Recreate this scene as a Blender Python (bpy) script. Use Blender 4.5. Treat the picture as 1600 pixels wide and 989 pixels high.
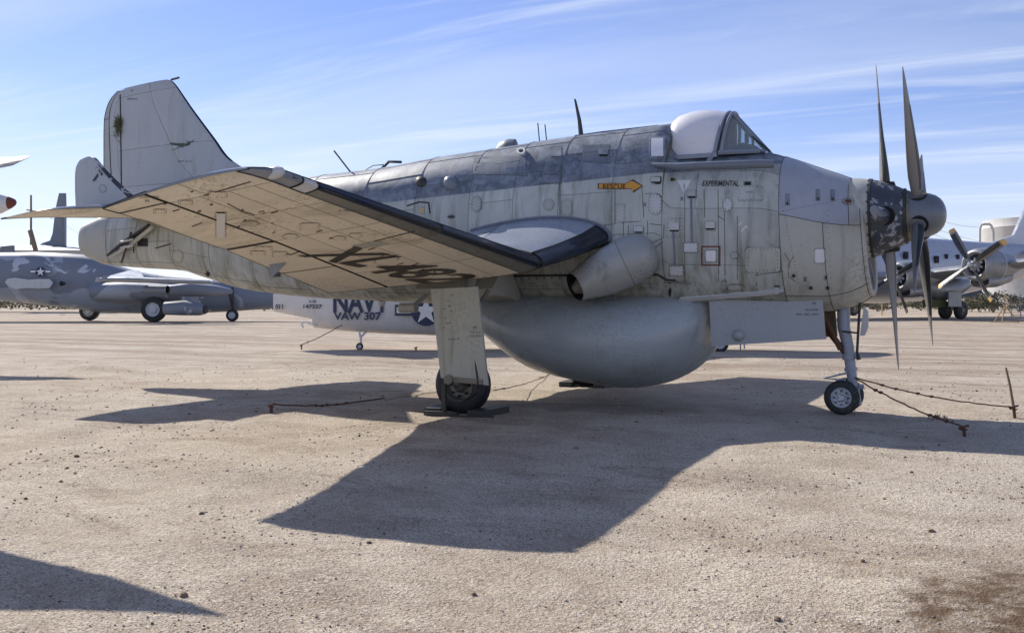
import bpy, bmesh, math, random
import numpy as np
from mathutils import Vector, Matrix
from mathutils.bvhtree import BVHTree
random.seed(7); rng = np.random.default_rng(7)
PI = math.pi
for o in list(bpy.data.objects): bpy.data.objects.remove(o)
SC = bpy.context.scene
COL = SC.collection

# ---------------------------------------------------------------- camera
F, PSI, CAMY, CAMH, HZ = 1540.0, math.atan(.49), -12.6, 1.4, 466.0   # lens in photo pixels, yaw, place, eye height, horizon row
SN, CS = math.sin(PSI), math.cos(PSI)
cam = bpy.data.cameras.new('camera'); camo = bpy.data.objects.new('camera', cam); COL.objects.link(camo)
camo.location = (0, CAMY, CAMH); camo.rotation_euler = (PI/2, 0, PSI)
cam.sensor_width = 36; cam.lens = 36*F/1600; cam.shift_y = -(494.5-HZ)/1600
cam.clip_start = .05; cam.clip_end = 9000
SC.camera = camo

# ---------------------------------------------------------------- light
SUN = Vector((-1.32, .61, 1.0)).normalized()
EL = math.asin(SUN.z); AZ = math.atan2(SUN.x, SUN.y)
w = bpy.data.worlds.new('World'); SC.world = w; w.use_nodes = True
nt = w.node_tree; nt.nodes.clear()
def N(t, typ, **k):
    n = t.nodes.new(typ)
    for a, b in k.items():
        if a == 'inp':
            for i, v in b.items(): n.inputs[i].default_value = v
        else: setattr(n, a, b)
    return n
sky = N(nt, 'ShaderNodeTexSky', sky_type='NISHITA'); sky.sun_disc = False
sky.sun_elevation = EL; sky.sun_rotation = AZ; sky.air_density = 1.0; sky.dust_density = .25; sky.ozone_density = 2.2; sky.altitude = 800
bg = N(nt, 'ShaderNodeBackground'); bg.inputs[1].default_value = .092
out = N(nt, 'ShaderNodeOutputWorld')
tc = N(nt, 'ShaderNodeTexCoord')
# thin cirrus: streaks on a flat layer high above (direction divided by its height)
sep = N(nt, 'ShaderNodeSeparateXYZ'); nt.links.new(tc.outputs['Generated'], sep.inputs[0])
zc = N(nt, 'ShaderNodeMath', operation='MAXIMUM'); zc.inputs[1].default_value = .03; nt.links.new(sep.outputs[2], zc.inputs[0])
zz = N(nt, 'ShaderNodeMath', operation='ADD'); zz.inputs[1].default_value = .08; nt.links.new(zc.outputs[0], zz.inputs[0])
dx = N(nt, 'ShaderNodeMath', operation='DIVIDE'); dy = N(nt, 'ShaderNodeMath', operation='DIVIDE')
nt.links.new(sep.outputs[0], dx.inputs[0]); nt.links.new(zz.outputs[0], dx.inputs[1])
nt.links.new(sep.outputs[1], dy.inputs[0]); nt.links.new(zz.outputs[0], dy.inputs[1])
cmb = N(nt, 'ShaderNodeCombineXYZ'); nt.links.new(dx.outputs[0], cmb.inputs[0]); nt.links.new(dy.outputs[0], cmb.inputs[1])
def cloud(rot, sc, nscale, lo, hi, detail=6, dist=.6, off=(0, 0, 0)):
    mp = N(nt, 'ShaderNodeMapping'); mp.inputs['Rotation'].default_value = (0, 0, rot); mp.inputs['Scale'].default_value = sc; mp.inputs['Location'].default_value = off
    nt.links.new(cmb.outputs[0], mp.inputs[0])
    no = N(nt, 'ShaderNodeTexNoise'); no.inputs['Scale'].default_value = nscale; no.inputs['Detail'].default_value = detail; no.inputs['Roughness'].default_value = .58; no.inputs['Distortion'].default_value = dist
    nt.links.new(mp.outputs[0], no.inputs['Vector'])
    mr = N(nt, 'ShaderNodeMapRange', clamp=True); mr.interpolation_type = 'SMOOTHSTEP'
    mr.inputs['From Min'].default_value = lo; mr.inputs['From Max'].default_value = hi
    nt.links.new(no.outputs[0], mr.inputs[0]); return mr
c1 = cloud(.55, (.26, 1.5, 1), 1.5, .46, .80, detail=8, dist=1.1)
c2 = cloud(.30, (.16, .8, 1), .9, .42, .76, detail=8, dist=.8, off=(3, 1, 0))
ca = N(nt, 'ShaderNodeMath', operation='MULTIPLY_ADD'); ca.inputs[1].default_value = .62; nt.links.new(c1.outputs[0], ca.inputs[0])
cb = N(nt, 'ShaderNodeMath', operation='MULTIPLY'); cb.inputs[1].default_value = .42; nt.links.new(c2.outputs[0], cb.inputs[0]); nt.links.new(cb.outputs[0], ca.inputs[2])
hz = N(nt, 'ShaderNodeMapRange', clamp=True); hz.interpolation_type = 'SMOOTHSTEP'   # whitish veil low over the horizon
hz.inputs['From Min'].default_value = 0; hz.inputs['From Max'].default_value = .22; hz.inputs['To Min'].default_value = .55; hz.inputs['To Max'].default_value = .0
nt.links.new(sep.outputs[2], hz.inputs[0])
cs = N(nt, 'ShaderNodeMath', operation='ADD', use_clamp=True); nt.links.new(ca.outputs[0], cs.inputs[0]); nt.links.new(hz.outputs[0], cs.inputs[1])
mx = N(nt, 'ShaderNodeMix', data_type='RGBA'); mx.inputs[7].default_value = (7.2, 7.9, 9.0, 1)
gain = N(nt, 'ShaderNodeMix', data_type='RGBA', blend_type='MULTIPLY'); gain.inputs[0].default_value = 1; gain.inputs[7].default_value = (.93, .90, 1.17, 1)
nt.links.new(sky.outputs[0], gain.inputs[6]); nt.links.new(gain.outputs[2], mx.inputs[6]); nt.links.new(cs.outputs[0], mx.inputs[0])
nt.links.new(mx.outputs[2], bg.inputs[0]); nt.links.new(bg.outputs[0], out.inputs[0])
sun = bpy.data.lights.new('sun', 'SUN'); sun.energy = 4.7; sun.angle = math.radians(.53); sun.color = (1, .95, .87)
suno = bpy.data.objects.new('sun', sun); COL.objects.link(suno); suno.rotation_euler = (-SUN).to_track_quat('-Z', 'Y').to_euler()
vs = SC.view_settings; vs.view_transform = 'Standard'; vs.look = 'None'; vs.exposure = 0.38; vs.gamma = 1
SC.render.engine = 'CYCLES'

# ---------------------------------------------------------------- geometry of the site: a row/column of the photo at a known distance -> a point
def atY(px, py, y=0.0):
    u = (px-800)/F; d = (y-CAMY)/(u*SN+CS); return Vector((d*(u*CS-SN), y, CAMH+(HZ-py)/F*d))
def atD(px, py, d):
    u = (px-800)/F; return Vector((d*(u*CS-SN), d*(u*SN+CS)+CAMY, CAMH+(HZ-py)/F*d))
def atG(px, py, z=0.0): return atD(px, py, (CAMH-z)*F/(py-HZ))
def ray(px, py):
    a = Vector((0, CAMY, CAMH)); return a, (atD(px, py, 10)-a).normalized()

# ---------------------------------------------------------------- materials
def ramp(t, fac, stops):
    r = N(t, 'ShaderNodeValToRGB'); e = r.color_ramp.elements
    while len(e) < len(stops): e.new(.5)
    for i, (p, c) in enumerate(stops): e[i].position = p; e[i].color = (*c, 1) if len(c) == 3 else c
    t.links.new(fac, r.inputs[0]); return r
def noise(t, vec, scale, detail=4, rough=.55, dist=0, sc=None, loc=None):
    if sc is not None or loc is not None:
        m = N(t, 'ShaderNodeMapping'); m.inputs['Scale'].default_value = sc or (1, 1, 1); m.inputs['Location'].default_value = loc or (0, 0, 0); t.links.new(vec, m.inputs[0]); vec = m.outputs[0]
    n = N(t, 'ShaderNodeTexNoise'); n.inputs['Scale'].default_value = scale; n.inputs['Detail'].default_value = detail; n.inputs['Roughness'].default_value = rough; n.inputs['Distortion'].default_value = dist
    t.links.new(vec, n.inputs['Vector']); return n.outputs[0]
def mapr(t, v, a, b, c=0, d=1, smooth=True):
    m = N(t, 'ShaderNodeMapRange', clamp=True)
    if smooth: m.interpolation_type = 'SMOOTHSTEP'
    for i, x in zip(('From Min', 'From Max', 'To Min', 'To Max'), (a, b, c, d)): m.inputs[i].default_value = x
    t.links.new(v, m.inputs[0]); return m.outputs[0]
def mixc(t, fac, a, b, mode='MIX'):
    m = N(t, 'ShaderNodeMix', data_type='RGBA', blend_type=mode)
    for i, v in ((0, fac), (6, a), (7, b)):
        if isinstance(v, (int, float)): m.inputs[i].default_value = v
        elif isinstance(v, tuple): m.inputs[i].default_value = (*v, 1) if len(v) == 3 else v
        else: t.links.new(v, m.inputs[i])
    return m.outputs[2]
def mth(t, op, a, b=0.0):
    m = N(t, 'ShaderNodeMath', operation=op)
    for i, v in ((0, a), (1, b)):
        if isinstance(v, (int, float)): m.inputs[i].default_value = v
        else: t.links.new(v, m.inputs[i])
    return m.outputs[0]
def newmat(name):
    m = bpy.data.materials.new(name); m.use_nodes = True; t = m.node_tree
    b = t.nodes['Principled BSDF']; g = N(t, 'ShaderNodeNewGeometry'); return m, t, b, g.outputs['Position']
def bump(t, b, h, strength=.3, dist=.01):
    n = N(t, 'ShaderNodeBump'); n.inputs['Strength'].default_value = strength; n.inputs['Distance'].default_value = dist
    t.links.new(h, n.inputs['Height']); t.links.new(n.outputs[0], b.inputs['Normal'])
def aged(name, col, rough=.5, metal=0.0, grime=(.10, .09, .06), streak=.35, blotch=.25, chips=None, chip_amt=.0, dent=.25, var=.06, flow=(7, 7, .9), spec=.5, seed=0.0):
    """painted or bare aircraft metal that has stood outdoors: fading, run-off streaks, blotches, chipped spots"""
    m, t, b, P = newmat(name)
    L = (seed, seed*.7, seed*1.3)
    st = noise(t, P, 1.0, 5, .62, .4, sc=flow, loc=L)
    bl = noise(t, P, 1.6, 5, .6, .3, loc=L)
    fi = noise(t, P, 28, 3, .6, loc=L)
    oi = N(t, 'ShaderNodeObjectInfo')
    v = mth(t, 'ADD', mapr(t, bl, .3, .75, 1-var*1.5, 1+var), mapr(t, oi.outputs['Random'], 0, 1, -var, var, False))
    c = mixc(t, 1.0, col, v, 'MULTIPLY') if False else None
    vm = N(t, 'ShaderNodeVectorMath', operation='SCALE'); vm.inputs[0].default_value = col; t.links.new(v, vm.inputs[3])
    c = vm.outputs[0]
    c = mixc(t, mth(t, 'MULTIPLY', mapr(t, st, .5, .8), streak), c, grime)
    c = mixc(t, mth(t, 'MULTIPLY', mapr(t, mth(t, 'MULTIPLY', bl, fi), .26, .42), blotch), c, grime)
    if chips:
        cn = noise(t, P, 9, 6, .72, .5, loc=L); cm = mapr(t, mth(t, 'ADD', mth(t, 'MULTIPLY', cn, .7), mth(t, 'MULTIPLY', bl, .3)), .64-chip_amt, .66-chip_amt)
        c = mixc(t, cm, c, chips)
    t.links.new(c, b.inputs['Base Color'])
    r = mapr(t, bl, .3, .7, max(rough-.1, .05), min(rough+.12, 1)); t.links.new(r, b.inputs['Roughness'])
    b.inputs['Metallic'].default_value = metal; b.inputs['Specular IOR Level'].default_value = spec
    h = mth(t, 'ADD', mth(t, 'MULTIPLY', noise(t, P, 2.6, 2, .5, loc=L), 1.0), mth(t, 'MULTIPLY', fi, .05)); bump(t, b, h, dent, .02)
    return m
M = {}
# two-tone skin: slate above a paint line, stone grey below, algae and soot in the lower half where the paint has gone
def two_tone():
    m, t, b, P = newmat('slate_over_stone_grey_paint')
    s = N(t, 'ShaderNodeSeparateXYZ'); t.links.new(P, s.inputs[0]); X, Z = s.outputs[0], s.outputs[2]
    line = mth(t, 'ADD', mth(t, 'MULTIPLY', mth(t, 'ADD', X, 7.56), .049), 2.775)
    d = mth(t, 'SUBTRACT', Z, line); up = mth(t, 'MULTIPLY', mapr(t, d, -.004, .004), mapr(t, X, -11.6, -11.58))
    bl = noise(t, P, 1.5, 5, .62, .4); st = noise(t, P, 1, 6, .65, .35, sc=(7.5, 4, .75)); fi = noise(t, P, 34, 3, .65); fx = noise(t, P, 4.5, 5, .7, .6)
    low = mixc(t, mapr(t, bl, .3, .72), (.395, .41, .38), (.51, .53, .505))
    low = mixc(t, mth(t, 'MULTIPLY', mapr(t, st, .45, .70), .60), low, (.15, .155, .115))
    alg = mth(t, 'MULTIPLY', mapr(t, Z, 2.5, 1.25), mapr(t, mth(t, 'ADD', mth(t, 'MULTIPLY', fx, .5), mth(t, 'MULTIPLY', st, .5)), .36, .66))
    low = mixc(t, mth(t, 'MULTIPLY', alg, .72), low, (.15, .14, .075))
    hi = mixc(t, mapr(t, fx, .36, .66), (.10, .12, .15), (.225, .255, .305))
    hi = mixc(t, mth(t, 'MULTIPLY', mapr(t, st, .5, .75), .55), hi, (.055, .06, .06))
    hi = mixc(t, mth(t, 'MULTIPLY', mapr(t, mth(t, 'MULTIPLY', bl, fi), .25, .4), .5), hi, (.32, .34, .38))
    c = mixc(t, up, low, hi)
    c = mixc(t, mth(t, 'MULTIPLY', mapr(t, mth(t, 'ADD', mth(t, 'MULTIPLY', fi, .45), mth(t, 'MULTIPLY', fx, .55)), .59, .66), .45), c, (.09, .085, .07))
    oi = N(t, 'ShaderNodeObjectInfo'); v = mapr(t, oi.outputs['Random'], 0, 1, .88, 1.09, False)
    vm = N(t, 'ShaderNodeVectorMath', operation='SCALE'); t.links.new(c, vm.inputs[0]); t.links.new(v, vm.inputs[3])
    t.links.new(vm.outputs[0], b.inputs['Base Color']); t.links.new(mapr(t, bl, .3, .7, .42, .62), b.inputs['Roughness'])
    bump(t, b, mth(t, 'ADD', noise(t, P, 2.8, 2, .5), mth(t, 'MULTIPLY', fi, .06)), .3, .02)
    return m
M['skin'] = two_tone()
M['seam'] = aged('grimy_seam', (.035, .033, .028), .85, streak=0, blotch=0, dent=0)
M['seam_soft'] = aged('dusty_seam', (.13, .125, .105), .8, streak=.2, blotch=.1, dent=0)
M['stone'] = aged('stone_grey_paint', (.46, .455, .41), .5, grime=(.17, .16, .11), streak=.6, blotch=.45, var=.1)
M['stone_clean'] = aged('pale_grey_patch', (.56, .57, .58), .45, grime=(.22, .21, .18), streak=.3, blotch=.2)
M['nose'] = aged('lavender_grey_paint', (.36, .38, .43), .42, grime=(.16, .16, .15), streak=.25, blotch=.2)
M['under'] = aged('cream_underside_paint', (.76, .69, .565), .55, grime=(.21, .16, .10), streak=.62, blotch=.5, flow=(.55, 2.2, 2), chips=(.20, .13, .07), chip_amt=-.02, var=.05, seed=3)
M['fin'] = aged('pale_grey_fin_paint', (.43, .45, .47), .5, grime=(.22, .22, .19), streak=.35, blotch=.2, flow=(5, 5, .5))
M['slate'] = aged('slate_paint', (.17, .195, .235), .42, grime=(.07, .07, .065), streak=.5, blotch=.4, chips=(.36, .37, .38), chip_amt=.0)
M['upper'] = aged('upper_wing_gloss_grey', (.21, .235, .28), .17, grime=(.1, .1, .1), streak=.2, blotch=.2, spec=.8)
M['stub'] = aged('gloss_stub_painted_sheen', (.30, .33, .39), .2, grime=(.14, .15, .18), streak=.3, blotch=.3, spec=.8, flow=(2, 2, 2))  # paler than the upper wing: sky reflection put into the base colour
M['boot'] = aged('navy_deicing_boot', (.006, .011, .026), .16, streak=0.05, blotch=0, grime=(.05, .05, .05), chips=(.4, .42, .44), chip_amt=-.022, dent=.1, spec=.7)
M['lestrip'] = aged('stained_metal_edge', (.22, .22, .20), .42, metal=.3, grime=(.07, .07, .055), streak=.9, blotch=.5, flow=(2.0, 4.5, 2), chips=(.55, .55, .53), chip_amt=-.015)
M['radome'] = aged('radome_gloss_paint', (.38, .42, .44), .24, grime=(.15, .16, .15), streak=.45, blotch=.3, flow=(3, 3, .5), dent=.10, spec=.5)
M['drum'] = aged('peeling_hub_paint', (.06, .07, .09), .45, metal=.2, grime=(.03, .03, .03), streak=.3, blotch=.4, chips=(.36, .38, .41), chip_amt=.085, flow=(2, 2, 2))
M['spin'] = aged('spinner_paint', (.15, .17, .195), .38, metal=.25, grime=(.22, .24, .27), streak=.3, blotch=.2, flow=(2, 2, 2))
M['blade'] = aged('propeller_blade_paint', (.21, .205, .205), .4, grime=(.15, .14, .13), streak=.4, blotch=.3, flow=(5, 5, 1), metal=.1)
M['bladedark'] = aged('blade_rubber_boot', (.025, .03, .035), .35, grime=(.12, .12, .12), streak=.3, blotch=.2, chips=(.4, .4, .4), chip_amt=-.03)
M['bladetip'] = aged('bare_blade_tip', (.55, .56, .58), .3, metal=.5, streak=.1, blotch=.1)
M['canopy'] = aged('whitened_canopy', (.76, .74, .76), .3, grime=(.55, .48, .42), streak=.2, blotch=.25, flow=(3, 3, 1), dent=.14, var=.02)
M['frame'] = aged('canopy_frame_metal', (.25, .275, .33), .4, metal=.2, grime=(.08, .08, .08), streak=.3, blotch=.3)
M['black'] = aged('black_opening', (.012, .012, .012), .7, streak=0, blotch=0, dent=0)
M['dark'] = aged('dark_metal', (.05, .05, .048), .55, metal=.3, grime=(.1, .08, .05), streak=.2, blotch=.3)
M['exh'] = aged('exhaust_metal', (.38, .385, .37), .45, metal=.12, grime=(.15, .14, .10), streak=.75, blotch=.6, flow=(3, 3, 2))
M['rust'] = aged('rusty_iron', (.13, .06, .035), .8, metal=.2, grime=(.05, .03, .02), streak=.3, blotch=.4)
M['rubber'] = aged('weathered_rubber', (.022, .024, .026), .6, grime=(.12, .11, .09), streak=.25, blotch=.4, flow=(3, 3, 3), dent=.2)
M['rim'] = aged('chipped_rim', (.62, .65, .68), .5, grime=(.06, .05, .04), streak=.3, blotch=.6, chips=(.09, .08, .07), chip_amt=.0)
M['rimdark'] = aged('grimy_rim', (.20, .19, .165), .5, metal=.3, grime=(.05, .045, .03), streak=.4, blotch=.6)
M['strut'] = aged('strut_grey_blue', (.36, .39, .46), .42, grime=(.12, .12, .1), streak=.4, blotch=.4, flow=(6, 6, 1))
M['door'] = aged('gear_door_stone', (.46, .47, .415), .5, grime=(.20, .20, .13), streak=.75, blotch=.3, flow=(9, 9, .7), chips=(.6, .62, .57), chip_amt=-.03)
M['ndoor'] = aged('nose_door_blue_grey', (.34, .365, .39), .45, grime=(.2, .21, .21), streak=.3, blotch=.3)
M['white'] = aged('white_panel', (.74, .74, .75), .45, grime=(.4, .4, .38), streak=.3, blotch=.2)
M['ink'] = aged('stencil_ink', (.028, .03, .034), .6, streak=0, blotch=0, dent=0)
M['inkwing'] = aged('faded_underwing_code', (.032, .027, .02), .6, grime=(.25, .2, .14), streak=.25, blotch=.2, flow=(2, 2, 2), dent=0)
M['grn'] = aged('olive_badge', (.07, .085, .065), .6, streak=0, blotch=0, dent=0)
M['orange'] = aged('rescue_arrow', (.70, .33, .035), .5, grime=(.45, .25, .08), streak=.3, blotch=.3, dent=0)
M['red'] = aged('dull_red_paint', (.17, .04, .03), .6, streak=.1, blotch=.3, dent=0)
M['brick'] = aged('rust_red_ink', (.10, .022, .008), .6, streak=0, blotch=0, dent=0)
M['navy'] = aged('insignia_blue', (.02, .035, .085), .5, streak=0, blotch=0, dent=0)
M['gull'] = aged('gull_grey_white', (.63, .63, .64), .42, grime=(.35, .33, .3), streak=.25, blotch=.2)
M['silver'] = aged('silver_aluminium', (.49, .515, .57), .36, metal=.35, grime=(.28, .29, .32), streak=.3, blotch=.2, flow=(.5, .5, .5), dent=.3)
M['silver_dk'] = aged('grey_aluminium', (.34, .35, .365), .42, metal=.4, grime=(.16, .15, .13), streak=.4, blotch=.3)
M['tank'] = aged('white_tank_steel', (.62, .61, .58), .6, grime=(.36, .3, .24), streak=.5, blotch=.3, flow=(1, 1, .1))
M['tip'] = aged('yellow_blade_tip', (.62, .42, .16), .6, streak=.2, blotch=.2)
M['wood'] = aged('grey_weathered_wood', (.24, .18, .12), .85, grime=(.1, .08, .06), streak=.5, blotch=.3)
M['yel'] = aged('yellow_ochre_steel', (.45, .27, .10), .6, streak=.2, blotch=.3)
M['khaki'] = aged('cockpit_khaki', (.16, .14, .085), .7, streak=.2, blotch=.2)
M['nest'] = aged('straw_nest', (.10, .11, .045), .95, streak=.4, blotch=.4)
def camo_mat():
    m, t, b, P = newmat('blue_grey_camouflage')
    a = noise(t, P, .22, 3, .5, .6); b2 = noise(t, P, .9, 5, .6); s = noise(t, P, .30, 4, .55, .9, loc=(5, 2, 9))
    c = mixc(t, mapr(t, a, .455, .47), (.36, .395, .445), (.20, .225, .27)); c = mixc(t, mapr(t, s, .60, .615), c, (.50, .53, .59))
    c = mixc(t, mth(t, 'MULTIPLY', mapr(t, b2, .5, .75), .35), c, (.11, .13, .17)); t.links.new(c, b.inputs['Base Color']); b.inputs['Roughness'].default_value = .55; return m
M['camo'] = camo_mat()
def glass():
    m, t, b, P = newmat('clear_pane'); b.inputs['Base Color'].default_value = (.75, .82, .85, 1); b.inputs['Roughness'].default_value = .05
    tr = N(t, 'ShaderNodeBsdfTransparent'); tr.inputs[0].default_value = (.86, .9, .92, 1); mx = N(t, 'ShaderNodeMixShader'); mx.inputs[0].default_value = .16
    t.links.new(tr.outputs[0], mx.inputs[1]); t.links.new(b.outputs[0], mx.inputs[2]); t.links.new(mx.outputs[0], t.nodes['Material Output'].inputs[0]); return m
M['glass'] = glass()
def leafmat():
    m, t, b, P = newmat('desert_scrub_leaves'); c = mixc(t, mapr(t, noise(t, P, .8, 3), .3, .7), (.055, .06, .035), (.17, .15, .085)); t.links.new(c, b.inputs['Base Color']); b.inputs['Roughness'].default_value = .9; return m
M['leaf'] = leafmat()
M['hill'] = aged('far_hill', (.10, .12, .16), .95, streak=.2, blotch=.2, dent=0, flow=(.01, .01, .02))

# ---------------------------------------------------------------- ground height and dirt
TRK = Vector((1.0, -.12))
def gz(x, y):
    x = np.asarray(x, float); y = np.asarray(y, float)
    z = .012*np.sin(x*1.1+y*.7)+.010*np.sin(x*.63-y*1.7+1.3)+.004*np.sin(x*2.9+y*2.1)+.003*np.sin(-x*1.7+y*4.3+.7)+.002*np.sin(x*6.1+y*1.3)+.002*np.sin(x*3.1-y*7.7)
    z = z+.10*np.exp(-((x-1.2)**2/3.5+(y-1.6)**2/1.6))+.05*np.exp(-((x+.2)**2/.5+(y+.75)**2/.12))            # low berm right of the nose wheel
    z = z+.05*np.exp(-((x-.3)**2/1.2+(y+7.6)**2/.9))
    for cx, cy in ((-1.65, 0), (-5.84, -2.05), (-5.84, 2.05)): z = z*(1-np.exp(-((x-cx)**2+(y-cy)**2)/.5))
    d = np.hypot(x+3, y); return z*np.clip(1.4-d/45, 0, 1)
def axis_pts(lo, hi, fine_lo, fine_hi, st):
    a = list(np.arange(fine_lo, fine_hi, st)); s = st; p = fine_hi
    while p < hi: a.append(p); s *= 1.22; p += s
    s = st; p = fine_lo-st; b = []
    while p > lo: b.append(p); s *= 1.22; p -= s
    return np.array(b[::-1]+a)
def ground():
    xs = axis_pts(-6500, 6500, -14, 5, .075); ys = axis_pts(-400, 8000, -10.6, 6, .075)
    Xg, Yg = np.meshgrid(xs, ys); Zg = gz(Xg, Yg)
    fine = rng.normal(0, .0022, Zg.shape)*(np.hypot(Xg+2, Yg+5) < 16); Zg = Zg+fine
    nx, ny = len(xs), len(ys); v = np.stack([Xg.ravel(), Yg.ravel(), Zg.ravel()], 1)
    i = np.arange(nx*ny).reshape(ny, nx); f = np.stack([i[:-1, :-1].ravel(), i[:-1, 1:].ravel(), i[1:, 1:].ravel(), i[1:, :-1].ravel()], 1)
    me = bpy.data.meshes.new('ground'); me.vertices.add(len(v)); me.vertices.foreach_set('co', v.ravel())
    me.loops.add(len(f)*4); me.loops.foreach_set('vertex_index', f.ravel()); me.polygons.add(len(f)); me.polygons.foreach_set('loop_start', np.arange(0, len(f)*4, 4)); me.update(); me.validate()
    me.polygons.foreach_set('use_smooth', np.ones(len(f), bool))
    o = bpy.data.objects.new('ground', me); COL.objects.link(o); o['kind'] = 'structure'
    m, t, b, P = newmat('desert_grit'); s = N(t, 'ShaderNodeSeparateXYZ'); t.links.new(P, s.inputs[0])
    big = noise(t, P, .22, 4, .6, .5); mid = noise(t, P, 1.1, 6, .68, .3); g2 = noise(t, P, 62, 3, .7); fine = noise(t, P, 22, 4, .7); grit = noise(t, P, 85, 3, .75)
    tr = noise(t, P, 1, 5, .6, .3, sc=(.06, .9, 1))
    c = mixc(t, mapr(t, mid, .36, .64), (.43, .335, .24), (.65, .55, .42))
    c = mixc(t, mth(t, 'MULTIPLY', mapr(t, big, .35, .68), .6), c, (.68, .60, .49))
    far = mapr(t, s.outputs[1], 1.5, 7)                                       # the worn vehicle track beyond the aircraft
    c = mixc(t, mth(t, 'MULTIPLY', mth(t, 'MULTIPLY', mapr(t, tr, .44, .60), far), .72), c, (.31, .215, .14))
    scf = noise(t, P, 1, 6, .7, .8, sc=(.55, 1.5, 1), loc=(4, 7, 0)); c = mixc(t, mth(t, 'MULTIPLY', mapr(t, scf, .52, .66), .65), c, (.32, .235, .16)); patch = mapr(t, noise(t, P, .9, 4, .6, loc=(9, 3, 0)), .35, .62, .35, 1)
    c = mixc(t, mth(t, 'MULTIPLY', mapr(t, fine, .47, .34), .45), c, (.24, .185, .14))
    c = mixc(t, mth(t, 'MULTIPLY', mapr(t, fine, .54, .68), .45), c, (.68, .62, .55))
    c = mixc(t, mth(t, 'MULTIPLY', mapr(t, g2, .50, .37), mth(t, 'MULTIPLY', patch, .62)), c, (.17, .13, .095)); c = mixc(t, mth(t, 'MULTIPLY', mapr(t, g2, .53, .64), mth(t, 'MULTIPLY', patch, .6)), c, (.80, .75, .67))
    c = mixc(t, mth(t, 'MULTIPLY', mapr(t, grit, .49, .37), .8), c, (.17, .13, .10))
    c = mixc(t, mth(t, 'MULTIPLY', mapr(t, grit, .56, .66), .5), c, (.74, .69, .63))
    for sc_, th_, st_ in ((26, .17, .8), (9, .10, .85)):
        vo = N(t, 'ShaderNodeTexVoronoi'); vo.inputs['Scale'].default_value = sc_; vo.inputs['Randomness'].default_value = 1; t.links.new(P, vo.inputs['Vector'])
        sp_ = N(t, 'ShaderNodeSeparateXYZ'); t.links.new(vo.outputs['Color'], sp_.inputs[0])
        c = mixc(t, mth(t, 'MULTIPLY', mth(t, 'MULTIPLY', mapr(t, vo.outputs['Distance'], th_, th_*.6), mapr(t, sp_.outputs[0], .55, .6)), st_), c, (.12, .09, .07))
    # damp dark soil patch at the near right, and a darker brown patch under the radome
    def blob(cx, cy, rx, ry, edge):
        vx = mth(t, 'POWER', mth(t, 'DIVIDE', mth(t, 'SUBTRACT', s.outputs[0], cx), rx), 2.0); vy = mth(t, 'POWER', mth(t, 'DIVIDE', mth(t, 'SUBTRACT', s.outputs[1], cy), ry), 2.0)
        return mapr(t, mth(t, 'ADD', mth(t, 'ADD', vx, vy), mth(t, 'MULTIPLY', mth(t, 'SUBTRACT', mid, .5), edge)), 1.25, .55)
    c = mixc(t, mth(t, 'MULTIPLY', blob(.50, -8.3, .98, 1.3, 3.2), mth(t, 'MULTIPLY', mapr(t, noise(t, P, 6, 5, .75), .38, .56, .4, 1), .95)), c, (.13, .08, .045))
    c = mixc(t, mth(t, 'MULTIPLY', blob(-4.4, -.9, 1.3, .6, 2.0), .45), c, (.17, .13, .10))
    t.links.new(c, b.inputs['Base Color']); b.inputs['Roughness'].default_value = .95; b.inputs['Specular IOR Level'].default_value = .15
    bump(t, b, mth(t, 'ADD', mth(t, 'ADD', mth(t, 'MULTIPLY', fine, .6), mth(t, 'MULTIPLY', g2, .5)), mth(t, 'MULTIPLY', mid, 1.6)), .9, .04)
    me.materials.append(m)
    # loose stones (one mesh of tiny rocks)
    ico = [(0, 0, 1), (.9, 0, .3), (.28, .85, .35), (-.72, .53, .25), (-.72, -.53, .4), (.28, -.85, .3), (0, 0, -.6)]
    icf = [(0, 1, 2), (0, 2, 3), (0, 3, 4), (0, 4, 5), (0, 5, 1), (6, 2, 1), (6, 3, 2), (6, 4, 3), (6, 5, 4), (6, 1, 5)]
    ico = np.array(ico); icf = np.array(icf)
    def stones(name, n, smin, smax, mat, dmax, dmin=3.3):
        d = dmin*(dmax/dmin)**rng.random(n); u = (rng.random(n)*1.12-.56)*1600/F
        x = d*(u*CS-SN); y = d*(u*SN+CS)+CAMY; cl = np.sin(x*2.3+y*1.1)+np.sin(x*.9-y*3.1)+rng.normal(0, .9, n); k = cl > .1; x, y = x[k], y[k]; n = len(x)
        r = smin+(smax-smin)*rng.random(n)**5*np.clip(np.hypot(x, y-CAMY)/6, .75, 2.2); a = rng.random(n)*6.28; sx = r*(.8+.6*rng.random(n)); sz = r*(.4+.5*rng.random(n))
        V = np.repeat(ico[None], n, 0)*(1+rng.normal(0, .18, (n, 7, 3))); vx = V[:, :, 0]*sx[:, None]; vy = V[:, :, 1]*r[:, None]
        Z = V[:, :, 2]*sz[:, None]+gz(x, y)[:, None]+sz[:, None]*.15
        Xv = vx*np.cos(a)[:, None]-vy*np.sin(a)[:, None]+x[:, None]; Yv = vx*np.sin(a)[:, None]+vy*np.cos(a)[:, None]+y[:, None]
        v = np.stack([Xv, Yv, Z], 2).reshape(-1, 3); f = (icf[None]+(np.arange(n)*7)[:, None, None]).reshape(-1, 3)
        me = bpy.data.meshes.new(name); me.vertices.add(len(v)); me.vertices.foreach_set('co', v.ravel()); me.loops.add(len(f)*3); me.loops.foreach_set('vertex_index', f.ravel()); me.polygons.add(len(f)); me.polygons.foreach_set('loop_start', np.arange(0, len(f)*3, 3)); me.update()
        me.materials.append(mat); o = bpy.data.objects.new(name, me); COL.objects.link(o); o['kind'] = 'stuff'; return o
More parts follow.
